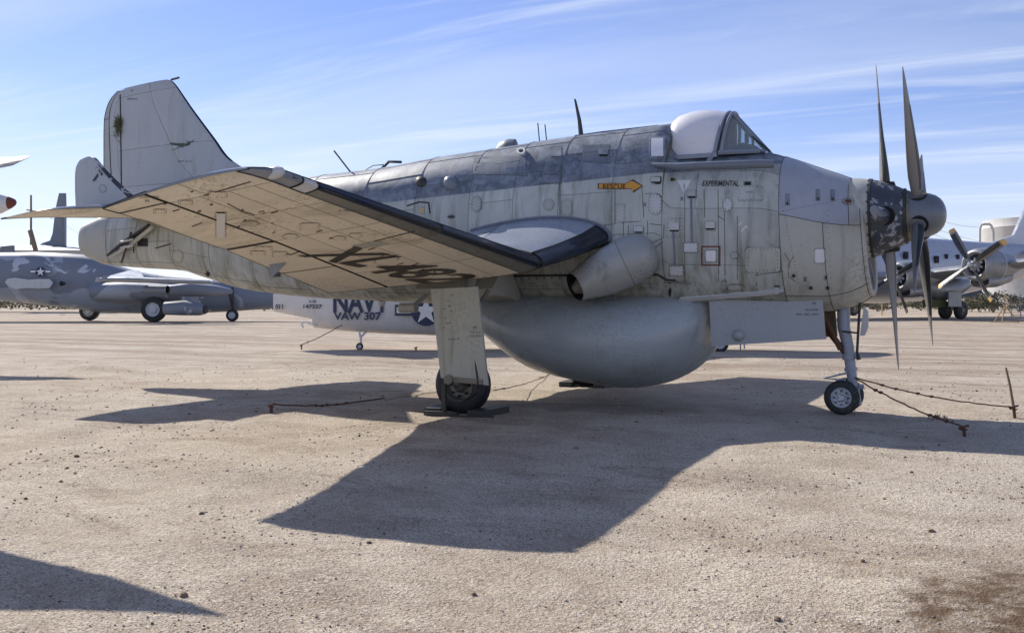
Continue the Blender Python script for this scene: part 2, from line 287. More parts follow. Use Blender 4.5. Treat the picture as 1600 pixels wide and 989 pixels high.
    M['stoned'] = aged('dark_pebble', (.20, .14, .09), .9, streak=.2, blotch=.3, var=.3, flow=(20, 20, 20)); M['stonel'] = aged('pale_pebble', (.50, .43, .37), .9, streak=.2, blotch=.3, var=.2, flow=(20, 20, 20))
    o = stones('dark_gravel', 10000, .002, .011, M['stoned'], 30); o['label'] = 'small dark stones scattered over the pale desert dirt'; o['category'] = 'gravel'
    o = stones('pale_gravel', 30000, .003, .012, M['stonel'], 22); o['label'] = 'fine pale grit and pebbles lying on the dirt'; o['category'] = 'gravel'
ground()

# ---------------------------------------------------------------- mesh building
WL = {}
class MB:
    def __init__(s): s.v = []; s.f = []; s.m = []; s.sm = []
    def add(s, vs, fs, mi=0, smooth=True):
        k = len(s.v); s.v += [Vector(p) for p in vs]
        for f in fs: s.f.append([i+k for i in f]); s.m.append(mi); s.sm.append(smooth)
    def box(s, c, d, R=None, mi=0, taper=1.0):
        c = Vector(c); vs = []
        for z in (-1, 1):
            for x, y in ((-1, -1), (1, -1), (1, 1), (-1, 1)):
                k = taper if z > 0 else 1; p = Vector((x*d[0]/2*k, y*d[1]/2*k, z*d[2]/2)); vs.append(c+(R @ p if R else p))
        s.add(vs, [(3, 2, 1, 0), (4, 5, 6, 7), (0, 1, 5, 4), (1, 2, 6, 5), (2, 3, 7, 6), (3, 0, 4, 7)], mi, False)
    def tube(s, pts, r, n=8, mi=0, cap=True):
        pts = [Vector(p) for p in pts]; rs = r if isinstance(r, (list, tuple)) else [r]*len(pts); rings = []
        up = None
        for i, p in enumerate(pts):
            d = (pts[min(i+1, len(pts)-1)]-pts[max(i-1, 0)]).normalized()
            if up is None: up = Vector((0, 0, 1)) if abs(d.z) < .9 else Vector((1, 0, 0))
            a = d.cross(up).normalized(); b = a.cross(d).normalized(); up = b
            rings.append([p+(a*math.cos(2*PI*k/n)+b*math.sin(2*PI*k/n))*rs[i] for k in range(n)])
        vs = [q for ring in rings for q in ring]; fs = []
        for i in range(len(pts)-1):
            for k in range(n): fs.append((i*n+k, i*n+(k+1) % n, (i+1)*n+(k+1) % n, (i+1)*n+k))
        s.add(vs, fs, mi)
        if cap: s.add(rings[0], [tuple(range(n))], mi, False); s.add(rings[-1], [tuple(range(n))[::-1]], mi, False)
    def loft(s, rings, mi=0, cap0=False, cap1=False, closed=True, smooth=True):
        n = len(rings[0]); vs = [q for r in rings for q in r]; fs = []
        for i in range(len(rings)-1):
            for k in range(n if closed else n-1): fs.append((i*n+k, i*n+(k+1) % n, (i+1)*n+(k+1) % n, (i+1)*n+k))
        s.add(vs, fs, mi, smooth)
        if cap0: s.add(rings[0], [tuple(range(n))[::-1]], mi, False)
        if cap1: s.add(rings[-1], [tuple(range(n))], mi, False)
    def lathe(s, o, ax, prof, n=24, mi=0, cap0=False, cap1=False):
        o = Vector(o); ax = Vector(ax).normalized(); u = ax.orthogonal().normalized(); w = ax.cross(u)
        s.loft([[o+ax*a+(u*math.cos(2*PI*k/n)+w*math.sin(2*PI*k/n))*r for k in range(n)] for a, r in prof], mi, cap0, cap1)
    def prism(s, poly, n, th, mi=0):
        """flat polygon (3-D points) given thickness th along n"""
        n = Vector(n); k = len(poly); a = [Vector(p) for p in poly]; b = [p+n*th for p in a]
        s.add(a+b, [tuple(range(k))[::-1], tuple(range(k, 2*k))]+[(i, (i+1) % k, (i+1) % k+k, i+k) for i in range(k)], mi, False)
    def build(s, name, mats, parent=None, angle=38, **tags):
        if not s.v: return None
        me = bpy.data.meshes.new(name)
        base = WL[parent] if parent is not None else Vector((0, 0, 0))
        lo = Vector([min(p[i] for p in s.v) for i in range(3)]); hi = Vector([max(p[i] for p in s.v) for i in range(3)])
        c = Vector(((lo.x+hi.x)/2, (lo.y+hi.y)/2, lo.z if parent is None else (lo.z+hi.z)/2))
        me.from_pydata([tuple(p-c) for p in s.v], [], s.f)
        for m in (mats if isinstance(mats, (list, tuple)) else [mats]): me.materials.append(M[m] if isinstance(m, str) else m)
        me.polygons.foreach_set('material_index', s.m); me.polygons.foreach_set('use_smooth', s.sm)
        bm = bmesh.new(); bm.from_mesh(me); bmesh.ops.remove_doubles(bm, verts=bm.verts, dist=1e-5); bmesh.ops.recalc_face_normals(bm, faces=bm.faces); bm.to_mesh(me); bm.free()
        me.set_sharp_from_angle(angle=math.radians(angle))
        o = bpy.data.objects.new(name, me); COL.objects.link(o); o.location = c-base; o.parent = parent; WL[o] = c
        for k, v_ in tags.items(): o[k] = v_
        return o
def root(name, loc, label, cat, group=None, rz=0.0, local=False):
    o = bpy.data.objects.new(name, None); COL.objects.link(o); o.location = loc; o.rotation_euler = (0, 0, rz); o.empty_display_size = .3
    o['label'] = label; o['category'] = cat
    if group: o['group'] = group
    WL[o] = Vector((0, 0, 0)) if local else Vector(loc); return o
def copy_tree(o, parent=None):
    c = o.copy(); COL.objects.link(c); c.parent = parent; WL[c] = WL.get(o)
    for ch in [x for x in list(bpy.data.objects) if x.parent == o]: copy_tree(ch, c)
    return c
def panels(surf, cells, name, mats, parent, flip=1, gap=.004, dep=.010, res=6, **tags):
    """pieces of a skin: each cell (u0,u1,v0,v1[,matname]) of surf(u,v) is a mesh of its own with a sunk joint round it"""
    res_o = []
    for cell in cells:
        u0, u1, v0, v1 = cell[:4]; mm = cell[4] if len(cell) > 4 else mats; raised = cell[5] if len(cell) > 5 else 0.0
        um, vm = (u0+u1)/2, (v0+v1)/2
        Lu = sum((surf(u0+(u1-u0)*(k+1)/4, vm)-surf(u0+(u1-u0)*k/4, vm)).length for k in range(4)); Lv = sum((surf(um, v0+(v1-v0)*(k+1)/4)-surf(um, v0+(v1-v0)*k/4)).length for k in range(4))
        nu = max(2, min(16, int(Lu/.06)+1)); nv = max(2, min(18, int(Lv/.12)+1)) if res == 6 else res
        eu, ev = min(.2, gap/max(Lu, .01)), min(.2, gap/max(Lv, .01))
        us = [u0]+[u0+(u1-u0)*(eu+(1-2*eu)*i/nu) for i in range(nu+1)]+[u1]; vv = [v0]+[v0+(v1-v0)*(ev+(1-2*ev)*j/nv) for j in range(nv+1)]+[v1]
        P = [[surf(a, b) for b in vv] for a in us]
        def nrm(i, j):
            i0, i1 = max(i-1, 0), min(i+1, len(us)-1); j0, j1 = max(j-1, 0), min(j+1, len(vv)-1)
            n = (P[i1][j]-P[i0][j]).cross(P[i][j1]-P[i][j0]); return n.normalized()*flip if n.length > 1e-9 else Vector((0, 0, 0))
        mb = MB(); vs = []; W = len(vv)
        for i in range(len(us)):
            for j in range(W):
                e = i in (0, len(us)-1) or j in (0, W-1); n = nrm(i, j); vs.append(P[i][j]+n*(-dep if e else raised))
        fs, fe = [], []
        for i in range(len(us)-1):
            for j in range(W-1):
                q = (i*W+j, i*W+j+1, (i+1)*W+j+1, (i+1)*W+j); (fe if i in (0, len(us)-2) or j in (0, W-2) else fs).append(q)
        mb.add(vs, fs, 0); mb.f += [list(q) for q in fe]; mb.m += [1]*len(fe); mb.sm += [False]*len(fe)
        # keep normals outward: orient faces ourselves, no recalculation on open sheets
        me = bpy.data.meshes.new(name); base = WL[parent]; c = surf(um, vm)
        me.from_pydata([tuple(p-c) for p in mb.v], [], [f[::-1] if flip > 0 else f for f in mb.f] if False else mb.f)
        for m in (mm, 'seam' if dep > .006 else 'seam_soft'): me.materials.append(M[m])
        me.polygons.foreach_set('material_index', mb.m); me.polygons.foreach_set('use_smooth', [True]*len(mb.f)); me.update(); me.set_sharp_from_angle(angle=math.radians(50))
        o = bpy.data.objects.new(name, me); COL.objects.link(o); o.parent = parent; o.location = c-base; WL[o] = c
        for k, v_ in tags.items(): o[k] = v_
        res_o.append(o)
    return res_o
def bvh_of(surf, u0, u1, nu, v0, v1, nv, extra=()):
    vs = []; fs = []; V_ = sorted([v0+(v1-v0)*j/nv for j in range(nv+1)]+list(extra)); nv = len(V_)-1
    for i in range(nu+1):
        for j in range(nv+1): vs.append(surf(u0+(u1-u0)*i/nu, V_[j]))
    for i in range(nu):
        for j in range(nv): a = i*(nv+1)+j; fs.append((a, a+1, a+nv+2, a+nv+1))
    return BVHTree.FromPolygons(vs, fs)
def lerp_tab(tab, x):
    """monotone-ish smooth interpolation of rows (x, a, b, ...)"""
    n = len(tab)
    if x <= tab[0][0]: return tab[0][1:]
    if x >= tab[-1][0]: return tab[-1][1:]
    i = max(k for k in range(n-1) if tab[k][0] <= x); x0, x1 = tab[i][0], tab[i+1][0]; t = (x-x0)/(x1-x0); r = []
    for c in range(1, len(tab[0])):
        d = lambda k: (tab[k+1][c]-tab[k][c])/(tab[k+1][0]-tab[k][0])
        def slope(k):
            if k == 0: return d(0)
            if k == n-1: return d(n-2)
            a, b = d(k-1), d(k); return 0 if a*b <= 0 else 2*a*b/(a+b)
        h = x1-x0; m0, m1 = slope(i)*h, slope(i+1)*h; t2, t3 = t*t, t*t*t
        r.append((2*t3-3*t2+1)*tab[i][c]+(t3-2*t2+t)*m0+(-2*t3+3*t2)*tab[i+1][c]+(t3-t2)*m1)
    return r
def stroke_on(bvh, pts_px, wpx=1.6, h=.003, mi=0, mb=None, mirror=False):
    """thin raised line laid along a surface"""
    mb = mb or MB(); W = []
    for (a, b), (c, d) in zip(pts_px[:-1], pts_px[1:]):
        L = math.hypot(c-a, d-b); n = max(1, int(L/14)); s = []
        for k in range(n+1):
            px, py = a+(c-a)*k/n, b+(d-b)*k/n; nx, ny = -(d-b)/L*wpx/2, (c-a)/L*wpx/2
            q = []
            for sg in (-1, 1):
                o, dr = ray(px+nx*sg, py+ny*sg); hit = bvh.ray_cast(o, dr)
                if hit[0] is None: q = None; break
                nn = hit[1] if hit[1].dot(dr) < 0 else -hit[1]; q += [hit[0]+nn*h, hit[0]-nn*.004]
            if q: s.append(q)
            else: s.append(None)
        for q, r in zip(s[:-1], s[1:]):
            if q and r: mb.add(q+r, [(0, 2, 6, 4), (0, 4, 5, 1), (2, 3, 7, 6)], mi, False)
    return mb
def frame_at(bvh, cx, cy, w, hgt):
    def H(px, py):
        o, d = ray(px, py); r = bvh.ray_cast(o, d); return (r[0], r[1] if r[1].dot(d) < 0 else -r[1]) if r[0] else (None, None)
    c, n = H(cx, cy)
    if c is None: return None
    a, _ = H(cx+w/2, cy); b, _ = H(cx-w/2, cy); e, _ = H(cx, cy-hgt/2); g, _ = H(cx, cy+hgt/2)
    ex = (a-b)/2 if a and b else None; ey = (e-g)/2 if e and g else None
    if ex is None: ex = (a or b)-c; ex = ex if a else -ex
    if ey is None: ey = (e or g)-c; ey = ey if e else -ey
    return c, n, ex, ey
def onto(bvh, p, n, h, reach=.35):
    r = bvh.ray_cast(p+n*reach, -n)
    if r[0] is None or (r[0]-p).length > reach*1.6: return p+n*h
    return r[0]+n*h
def plate(bvh, cx, cy, w, hgt, name, mat, parent, shape='rr', h=.006, rot=0, fast=True, rim=None, hollow=0, rad=.3, dots=None, **tags):
    fr = frame_at(bvh, cx, cy, w, hgt)
    if fr is None: return None
    c, n, ex, ey = fr; pts = []; K = 24
    if shape == 'ell': pts = [(math.cos(2*PI*k/K), math.sin(2*PI*k/K)) for k in range(K)]
    elif shape == 'rect': pts = [(-1, -1), (0, -1), (1, -1), (1, 0), (1, 1), (0, 1), (-1, 1), (-1, 0)]
    elif shape == 'stad':   # pill
        q = ey.length/ex.length; 
        for k in range(K):
            a = 2*PI*k/K; x, y = math.cos(a), math.sin(a)
            if q > 1: y = y/q+(1-1/q)*(1 if y > 1e-6 else -1)
            else: x = x*q+(1-q)*(1 if x > 0 else -1)
            pts.append((x, y))
    else:
        for sx, sy, a0 in ((1, 1, 0), (-1, 1, 90), (-1, -1, 180), (1, -1, 270)):
            for k in range(4):
                a = math.radians(a0+30*k); rx = rad*min(1, ey.length/ex.length); ry = rad*min(1, ex.length/ey.length)
                pts.append((sx*(1-rx)+math.cos(a)*rx, sy*(1-ry)+math.sin(a)*ry))
    if isinstance(shape, list): pts = shape
    cr, sr = math.cos(math.radians(rot)), math.sin(math.radians(rot))
    def P(x, y, hh): 
        v = ex*x+ey*y; 
        if rot: 
            ax = n; v = Matrix.Rotation(math.radians(rot), 3, ax) @ v
        return onto(bvh, c+v, n, hh)
    mb = MB(); k = len(pts)
    top = [P(x, y, h) for x, y in pts]; bot = [P(x*1.02, y*1.02, -.004) for x, y in pts]; rimr = [P(x*.82, y*.82, h) for x, y in pts]
    if hollow:
        inn = [P(x*hollow, y*hollow, h) for x, y in pts]; inb = [P(x*hollow, y*hollow, -.004) for x, y in pts]
        mb.loft([bot, top, inn, inb], 0, smooth=False)
    else:
        mb.add(top+[P(0, 0, h)], [(i, (i+1) % k, k) for i in range(k)], 0, False); mb.loft([bot, top], 1, smooth=False)
        # dark grime line round the plate
        o1 = [P(x+(.012/ex.length)*x, y+(.012/ey.length)*y, .0015) for x, y in pts]; mb.loft([bot, o1], 1, smooth=False)
    if fast and not hollow:
        m = dots or max(6, int(2*(ex.length+ey.length)*2/.055)); 
        per = [(Vector(pts[(i+1) % k])-Vector(pts[i])) for i in range(k)]; Ls = [math.hypot(p.x*ex.length, p.y*ey.length) for p in per]; T = sum(Ls)
        for q in range(m):
            t = T*q/m; i = 0
            while t > Ls[i]: t -= Ls[i]; i += 1
            x = pts[i][0]+per[i].x*t/Ls[i]; y = pts[i][1]+per[i].y*t/Ls[i]; s = .86; e = .0065
            cc = [P(x*s+dx/ex.length, y*s+dy/ey.length, h+.0012) for dx, dy in ((e, 0), (0, e), (-e, 0), (0, -e))]; mb.add(cc, [(0, 1, 2, 3)], 1, False)
    return mb.build(name, [mat, 'seam'], parent, **tags)
def text_on(bvh, s, cx, cy, w, hgt, name, mat, parent, h=.003, slope=0, spacing=1.0, stencil=False, origin=None, bold=0.0, shear=0.0, **tags):
    """flat lettering laid onto a surface; w, hgt are its size in the photo, or origin=(centre, normal, half-width, half-height vectors)"""
    cu = bpy.data.curves.new('t', 'FONT'); cu.body = s; cu.resolution_u = 3; cu.space_character = spacing; cu.offset = bold; cu.shear = shear
    to = bpy.data.objects.new('t', cu); COL.objects.link(to); dg = bpy.context.evaluated_depsgraph_get(); dg.update()
    me = bpy.data.meshes.new_from_object(to.evaluated_get(dg)); bpy.data.objects.remove(to)
    bm = bmesh.new(); bm.from_mesh(me); bmesh.ops.triangulate(bm, faces=bm.faces)
    x0 = min(v.co.x for v in bm.verts); x1 = max(v.co.x for v in bm.verts); y0 = min(v.co.y for v in bm.verts); y1 = max(v.co.y for v in bm.verts)
    for _ in range(2):
        ed = [e for e in bm.edges if e.calc_length() > (x1-x0)/12]
        if ed: bmesh.ops.subdivide_edges(bm, edges=ed, cuts=1); bmesh.ops.triangulate(bm, faces=bm.faces)
    fr = origin or frame_at(bvh, cx, cy, w, hgt)
    if fr is None: return None
    c, n, ex, ey = fr
    if slope: ex = Matrix.Rotation(math.radians(slope), 3, n) @ ex; ey = Matrix.Rotation(math.radians(slope), 3, n) @ ey
    mb = MB(); vs = [onto(bvh, c+ex*((v.co.x-x0)/(x1-x0)*2-1)+ey*((v.co.y-y0)/(y1-y0)*2-1), n, h) for v in bm.verts] if bvh else [c+ex*((v.co.x-x0)/(x1-x0)*2-1)+ey*((v.co.y-y0)/(y1-y0)*2-1)+n*h for v in bm.verts]
    mb.add(vs, [[v.index for v in f.verts] for f in bm.faces], 0, False); bm.free()
    return mb.build(name, mat, parent, **tags)

# ================================================================ the grey and slate carrier aircraft in the middle
R0 = Vector((-6.0, 0, 0))
G = root('propeller_aircraft', R0, 'weathered grey and slate carrier aircraft with bulging belly radome and twin four-bladed propellers', 'aircraft')
# stations: X, bottom, top, half width
FUS = [(-14.0, 1.98, 2.95, .22), (-13.3, 1.93, 3.02, .32), (-12.35, 1.87, 3.10, .42), (-11.8, 1.74, 3.15, .48), (-10.8, 1.52, 3.24, .58), (-9.54, 1.41, 3.32, .70), (-8.34, 1.36, 3.37, .79),
       (-7.2, 1.32, 3.48, .84), (-6.28, 1.31, 3.54, .86), (-5.4, 1.30, 3.61, .87), (-4.4, 1.29, 3.655, .87), (-3.70, 1.28, 3.685, .86), (-3.685, 1.28, 3.30, .86), (-3.3, 1.27, 3.26, .85),
       (-2.53, 1.25, 3.23, .82), (-2.2, 1.24, 3.13, .79), (-1.9, 1.24, 3.01, .74), (-1.6, 1.30, 2.89, .64), (-1.40, 1.42, 2.80, .54)]
def tilt(x): return max(0.0, min(1.0, (x+4)/2.6))*math.tan(math.radians(4.5))
def fus(u, v):
    zb, zt, hw = lerp_tab(FUS, v); a = 2*PI*u; zm = zb+(zt-zb)*.47; sa, ca = math.sin(a), math.cos(a)
    nose = max(0, min(1, (v+2.6)/1.2)); n = 2.5-.35*nose; nt_ = 2.15 if ca < 0 else n+.25
    y = -hw*math.copysign(abs(sa)**(2/nt_), sa); zz_ = abs(ca)**(2/nt_)
    z = zm-(zm-zb)*zz_ if ca > 0 else zm+(zt-zm)*zz_
    return Vector((v-tilt(v)*(z-2.2), y, z))
VX = [-14.0, -13.15, -12.3, -11.35, -10.4, -9.35, -8.25, -7.3, -6.42, -5.75, -5.09, -4.35, -3.693]
US = {0: (0, .12, .235, .31, .39, .5, .61, .69, .765, .88, 1)}
cells = []
for i in range(len(VX)-1):
    ring = [(0, .10, .20, .29, .375, .44, .5), (0, .12, .235, .34, .42, .5)][i % 2]
    full = list(ring)+[1-q for q in ring[::-1][1:]]
    for a, b in zip(full[:-1], full[1:]): cells.append((a, b, VX[i], VX[i+1]))
for a, b in zip((0, .10, .2, .29, .375, .46), (.10, .2, .29, .375, .46, .54)): cells += [(a, b, -3.693, -2.28)] if b < .37 or b > .45 else [(a, b, -3.693, -3.28), (a, b, -3.28, -2.28)]
for a, b in zip((.54, .625, .71, .80, .90), (.625, .71, .80, .90, 1.0)): cells.append((a, b, -3.693, -2.28))
NB = (-2.28, -1.72, -1.40)
for a, b, mt in ((.0, .12, 'stone'), (.12, .285, 'stone'), (.285, .5, 'nose'), (.5, .715, 'nose'), (.715, .88, 'stone'), (.88, 1, 'stone')):
    if mt == 'nose': cells.append((a, b, -2.28, -1.52, mt)); cells.append((a, b, -1.52, -1.40, 'stone'))
    else: cells += [(a, b, -2.28, -1.80, mt), (a, b, -1.80, -1.40, mt)]
panels(fus, [c_ for c_ in cells if len(c_) < 5], 'skin_panel', 'skin', G, flip=1, gap=.0022, dep=.005)
panels(fus, [c_ for c_ in cells if len(c_) > 4], 'cowl_panel', 'skin', G, flip=1, gap=.003, dep=.008)
BF = bvh_of(fus, 0, 1, 96, -14.0, -1.4, 160, [-3.7001, -3.6849])

# front lip, intake mouth and gearbox fairing
AX = Vector((math.cos(math.radians(1.8)), 0, math.sin(math.radians(1.8)))); HUB = Vector((-1.28, 0, 2.365))
ring = lambda k, dx, sh: [Vector((p.x+dx, p.y*k, 2.1+(p.z-2.1)*k)) for p in [fus(i/40, -1.405) for i in range(40)]]
mb = MB(); mb.loft([ring(1.0, 0, 0), ring(.985, .035, 0), ring(.94, .05, 0), ring(.88, .03, 0), ring(.84, -.08, 0), ring(.80, -.30, 0)], 0); mb.build('intake_lip', 'stone', G)
mb = MB(); mb.add(ring(.82, -.28, 0), [tuple(range(40))], 0, False); mb.build('intake_back', 'black', G)
mb = MB(); mb.lathe(HUB, AX, [(-.30, .50), (-.16, .49), (-.09, .475), (-.03, .455)], 40, 0); mb.build('gearbox_ring', 'stone', G)
mb = MB()
for k in range(22):
    a = 2*PI*k/22; u = AX.orthogonal().normalized(); wv = AX.cross(u); p = HUB+AX*-.06+(u*math.cos(a)+wv*math.sin(a))*.468; mb.box(p, (.02, .02, .02))
mb.build('ring_bolts', 'dark', G, kind='stuff')
for sx in (-1, 1):   # struts of the intake grille
    mb = MB(); mb.tube([(-1.40, .16*sx, 1.92), (-1.33, .36*sx, 1.55)], .016, 6); mb.tube([(-1.40, .16*sx, 1.92), (-1.34, .04*sx, 1.52)], .016, 6); mb.build('intake_strut', 'strut', G)
mb = MB(); mb.lathe(HUB, AX, [(-.06, .458), (.0, .458), (.10, .432), (.22, .378), (.30, .335), (.335, .318)], 40, 0); hub = mb.build('rear_propeller_hub', 'drum', G)
mb = MB(); mb.lathe(HUB, AX, [(-.05, .46), (-.055, .474), (-.03, .476), (-.025, .46)], 40, 0); mb.lathe(HUB, AX, [(.315, .30), (.32, .335), (.345, .328), (.35, .30)], 40, 0); mb.build('hub_band', 'dark', hub)
mb = MB(); mb.lathe(HUB, AX, [(.352, .24), (.353, .305), (.375, .302), (.388, .29), (.388, .24)], 40, 0); mb.build('spinner_backplate', 'rimdark', G)
SP = [(.385, .285), (.44, .276), (.52, .266), (.60, .250), (.66, .225), (.71, .185), (.742, .14), (.765, .08), (.773, .035), (.774, .0)]
mb = MB(); mb.lathe(HUB, AX, SP, 40, 0); spin = mb.build('spinner', 'spin', G)
UP = Vector((-math.sin(math.radians(3.8)), 0, math.cos(math.radians(3.8)))); SD = Vector((0, -1, 0))     # up and towards starboard in the propeller disc
def blade(sax, ang, hand, hubr, owner, dk=True, wd=.72, add=0, so=0.0):
    """ang: degrees from up towards starboard"""
    a = math.radians(ang); d = UP*math.cos(a)+SD*math.sin(a); tg = (d.cross(AX)).normalized()*hand; c0 = HUB+AX*sax
    tab = [(.10, .05, .05, 20), (.22, .06, .055, 22), (.34, .085, .05, 25), (.5, .112, .04, 33), (.75, .120, .028, 45), (1.05, .118, .02, 58), (1.35, .105, .014, 68), (1.62, .075, .009, 75), (1.78, .035, .006, 78), (1.83, .012, .004, 80)]
    tab = [(r_, c_*(wd if r_ > .3 else 1), t_, min(84, p_+add)) for r_, c_, t_, p_ in tab]
    n = 22; Lr = []
    for k in range(n+1):
        r = .10+(1.83-.10)*k/n; hc, th, pt = lerp_tab(tab, r); p = math.radians(pt); ch = AX*math.cos(p)+tg*math.sin(p); nm = d.cross(ch).normalized()
        sec = []
        for q in range(16):
            t = 2*PI*q/16; x = math.cos(t)*hc*1.0; y = math.sin(t)*th*(1.0 if hc < .09 else (.55+.45*math.cos(t/2)**2)); sec.append(c0+d*r+ch*x+nm*y)
        Lr.append(sec)
    mb = MB(); mb.loft(Lr[:n-2], 0, cap0=True); B = mb.build('propeller_blade', 'blade', G)
    mb = MB(); mb.loft(Lr[n-3:], 0, cap1=True); mb.build('blade_tip', 'blade', B)
    mb = MB()   # rubber de-icing boot round the leading edge
    sec = [[c0+d*r_+(p-(c0+d*r_))*1.03+(p-(c0+d*r_)).normalized()*.003 for p in (s[13:]+s[:4])] for r_, s in ((.10+(1.83-.10)*k/n, Lr[k]) for k in range(3, n-5))]
    mb.loft(sec, 0, closed=False); mb.build('blade_boot', 'bladedark', B)
    # socket in the hub skin
    mb = MB(); q = c0+d*(hubr*.80-so); mb.lathe(q, d, [(hubr*.2-.03, .0), (hubr*.2+.004, .105), (hubr*.2+.014, .109), (hubr*.2-.03, .122)], 20, 0); mb.build('blade_socket', 'black', owner)
for k in range(4): blade(.12, 2+90*k, -1, .425, hub, wd=.75, add=20, so=.022)
for k in range(4): blade(.47, 30.5+90*k, 1, .262, spin)

# ---- cockpit: white bubble, windscreen, interior
def arch(x_top, z_top, x_s, hw=.42, zs=3.2, n=20, p=.75):
    r = []
    for k in range(n+1):
        a = PI*k/n; zz_ = math.sin(a)**p; r.append(Vector((x_s+(x_top-x_s)*zz_, -hw*math.cos(a), zs+(z_top-zs)*zz_)))
    return r
CT = [(-3.80, 3.50, .40), (-3.80, 3.665, .41), (-3.765, 3.73, .42), (-3.70, 3.785, .43), (-3.52, 3.83, .44), (-3.32, 3.835, .44), (-3.17, 3.81, .43), (-3.06, 3.775, .42)]
rings = []
for i, (x, z, hw) in enumerate(CT):
    f = i/(len(CT)-1); xs = -3.765+(-3.17+3.765)*f; rings.append(arch(x, z, xs, hw))
mb = MB(); mb.loft(rings, 0, closed=False); mb.build('canopy_bubble', 'canopy', G)
mb = MB(); mb.tube([p+Vector((.02, 0, .0)) for p in rings[-1]], .026, 8); mb.tube([p+Vector((.075, 0, -.004)) for p in arch(-3.06, 3.772, -3.14, .43)], .022, 8)
mb.tube([Vector((-3.15, -.44, 3.22)), Vector((-3.22, -.475, 3.09))], [.025, .035], 6)
mb.build('windscreen_arch', 'frame', G)
mb = MB(); mb.tube([p for p in rings[0]], .018, 8); mb.build('canopy_rear_frame', 'frame', G)
for s in (-1, 1):
    mb = MB(); mb.box((-3.47, s*.445, 3.185), (.72, .05, .055)); mb.build('canopy_sill', 'frame', G)
# windscreen
A_, B_ = Vector((-3.02, 0, 3.76)), Vector((-2.55, 0, 3.235))
for s in (-1, 1):
    t0, t1 = Vector((-2.99, s*.17, 3.74)), Vector((-2.56, s*.20, 3.235)); b0 = Vector((-3.10, s*.44, 3.21)); b1 = Vector((-2.60, s*.34, 3.215)); m0 = Vector((-3.04, s*.36, 3.55))
    mb = MB(); mb.tube([t0, t1], .022, 6); mb.tube([b0+Vector((0, 0, 0)), b1], .03, 6); mb.tube([b1, t1], .02, 6); mb.build('windscreen_frame', 'frame', G)
    mb = MB(); mb.prism([t0, t1, b1, b0, m0], (0, s*.01, 0), .6); mb.build('windscreen_pane', 'glass', G)
mb = MB(); mb.prism([Vector((-2.99, -.17, 3.74)), Vector((-2.99, .17, 3.74)), Vector((-2.56, .2, 3.235)), Vector((-2.56, -.2, 3.235))], (.006, 0, .006), 1); mb.build('windscreen_pane', 'glass', G)
mb = MB(); mb.box((-2.86, -.19, 3.55), (.40, .02, .03), Matrix.Rotation(math.radians(48), 3, 'Y')); mb.tube([(-2.73, -.21, 3.42), (-2.50, -.23, 3.22)], .012, 5); mb.build('wiper', 'dark', G)
mb = MB()   # glare shield and instrument hood
mb.loft([[Vector((x, y*hw, z0+(zt_-z0)*(1-abs(y)**2.4))) for y in [k/5-1 for k in range(11)]] for x, hw, z0, zt_ in ((-3.06, .38, 3.2, 3.24), (-2.98, .36, 3.2, 3.34), (-2.88, .33, 3.2, 3.38), (-2.72, .29, 3.2, 3.33), (-2.62, .24, 3.2, 3.25))], 0, closed=False)
mb.build('instrument_hood', 'dark', G)
mb = MB(); mb.box((-2.83, -.05, 3.43), (.045, .045, .13)); mb.box((-2.77, .03, 3.40), (.03, .03, .10)); mb.tube([(-2.83, -.05, 3.49), (-2.80, -.05, 3.51)], .03, 8); mb.build('gunsight', 'dark', G)
mb = MB(); mb.box((-3.05, .10, 3.42), (.10, .12, .52)); mb.box((-3.16, 0, 3.40), (.10, .40, .5)); mb.build('seat', 'khaki', G)
mb = MB(); mb.tube([(-3.9, -.74, 3.08), (-3.5, -.865, 3.01), (-3.0, -.865, 2.995), (-2.5, -.835, 2.985), (-2.34, -.80, 2.98)], [.02, .05, .055, .055, .05], 10); mb.build('canopy_rail', 'slate', G)

# ---- radome under the belly
RD = [(-6.98, 1.38, .10), (-6.86, 1.22, .34), (-6.6, 1.02, .60), (-6.1, .64, .89), (-5.6, .38, 1.04), (-5.0, .27, 1.11), (-4.4, .205, 1.13), (-3.95, .27, 1.05), (-3.6, .42, .89), (-3.38, .60, .70), (-3.25, .78, .5), (-3.18, .95, .28), (-3.165, 1.05, .08)]
def rdm(u, v):
    zb, hw = lerp_tab(RD, v); zt_ = 1.50; zm = (zt_+zb)/2+.0; a = 2*PI*u; sa, ca = math.sin(a), math.cos(a); n = 2.15
    return Vector((v, -hw*math.copysign(abs(sa)**(2/n), sa), zm-(zm-zb)*math.copysign(abs(ca)**(2/n), ca)))
mb = MB(); mb.loft([[rdm(i/64, -6.98+(6.98-3.165)*j/70) for i in range(64)] for j in range(71)], 0, cap0=True, cap1=True); rad = mb.build('radome', 'radome', G)
mb = MB()
for j in range(40):
    t = j/39; x = -6.7+3.1*t; 
for s in (-1, 1):
    mb = MB(); pts = []
    for j in range(30):
        x = -6.75+3.2*j/29; y = fus(.16, x).y; pts.append(Vector((x, s*(abs(y)+.012), fus(.16, x).z-.0)))
    mb.tube(pts, .014, 5); JS = mb.build('radome_joint_strip', 'dark', G); mb = MB()
    for p_ in pts[2:-3]: mb.box(p_+Vector((0, s*.012, -.035)), (.018, .012, .018))
    mb.build('joint_bolts', 'dark', JS, kind='stuff')

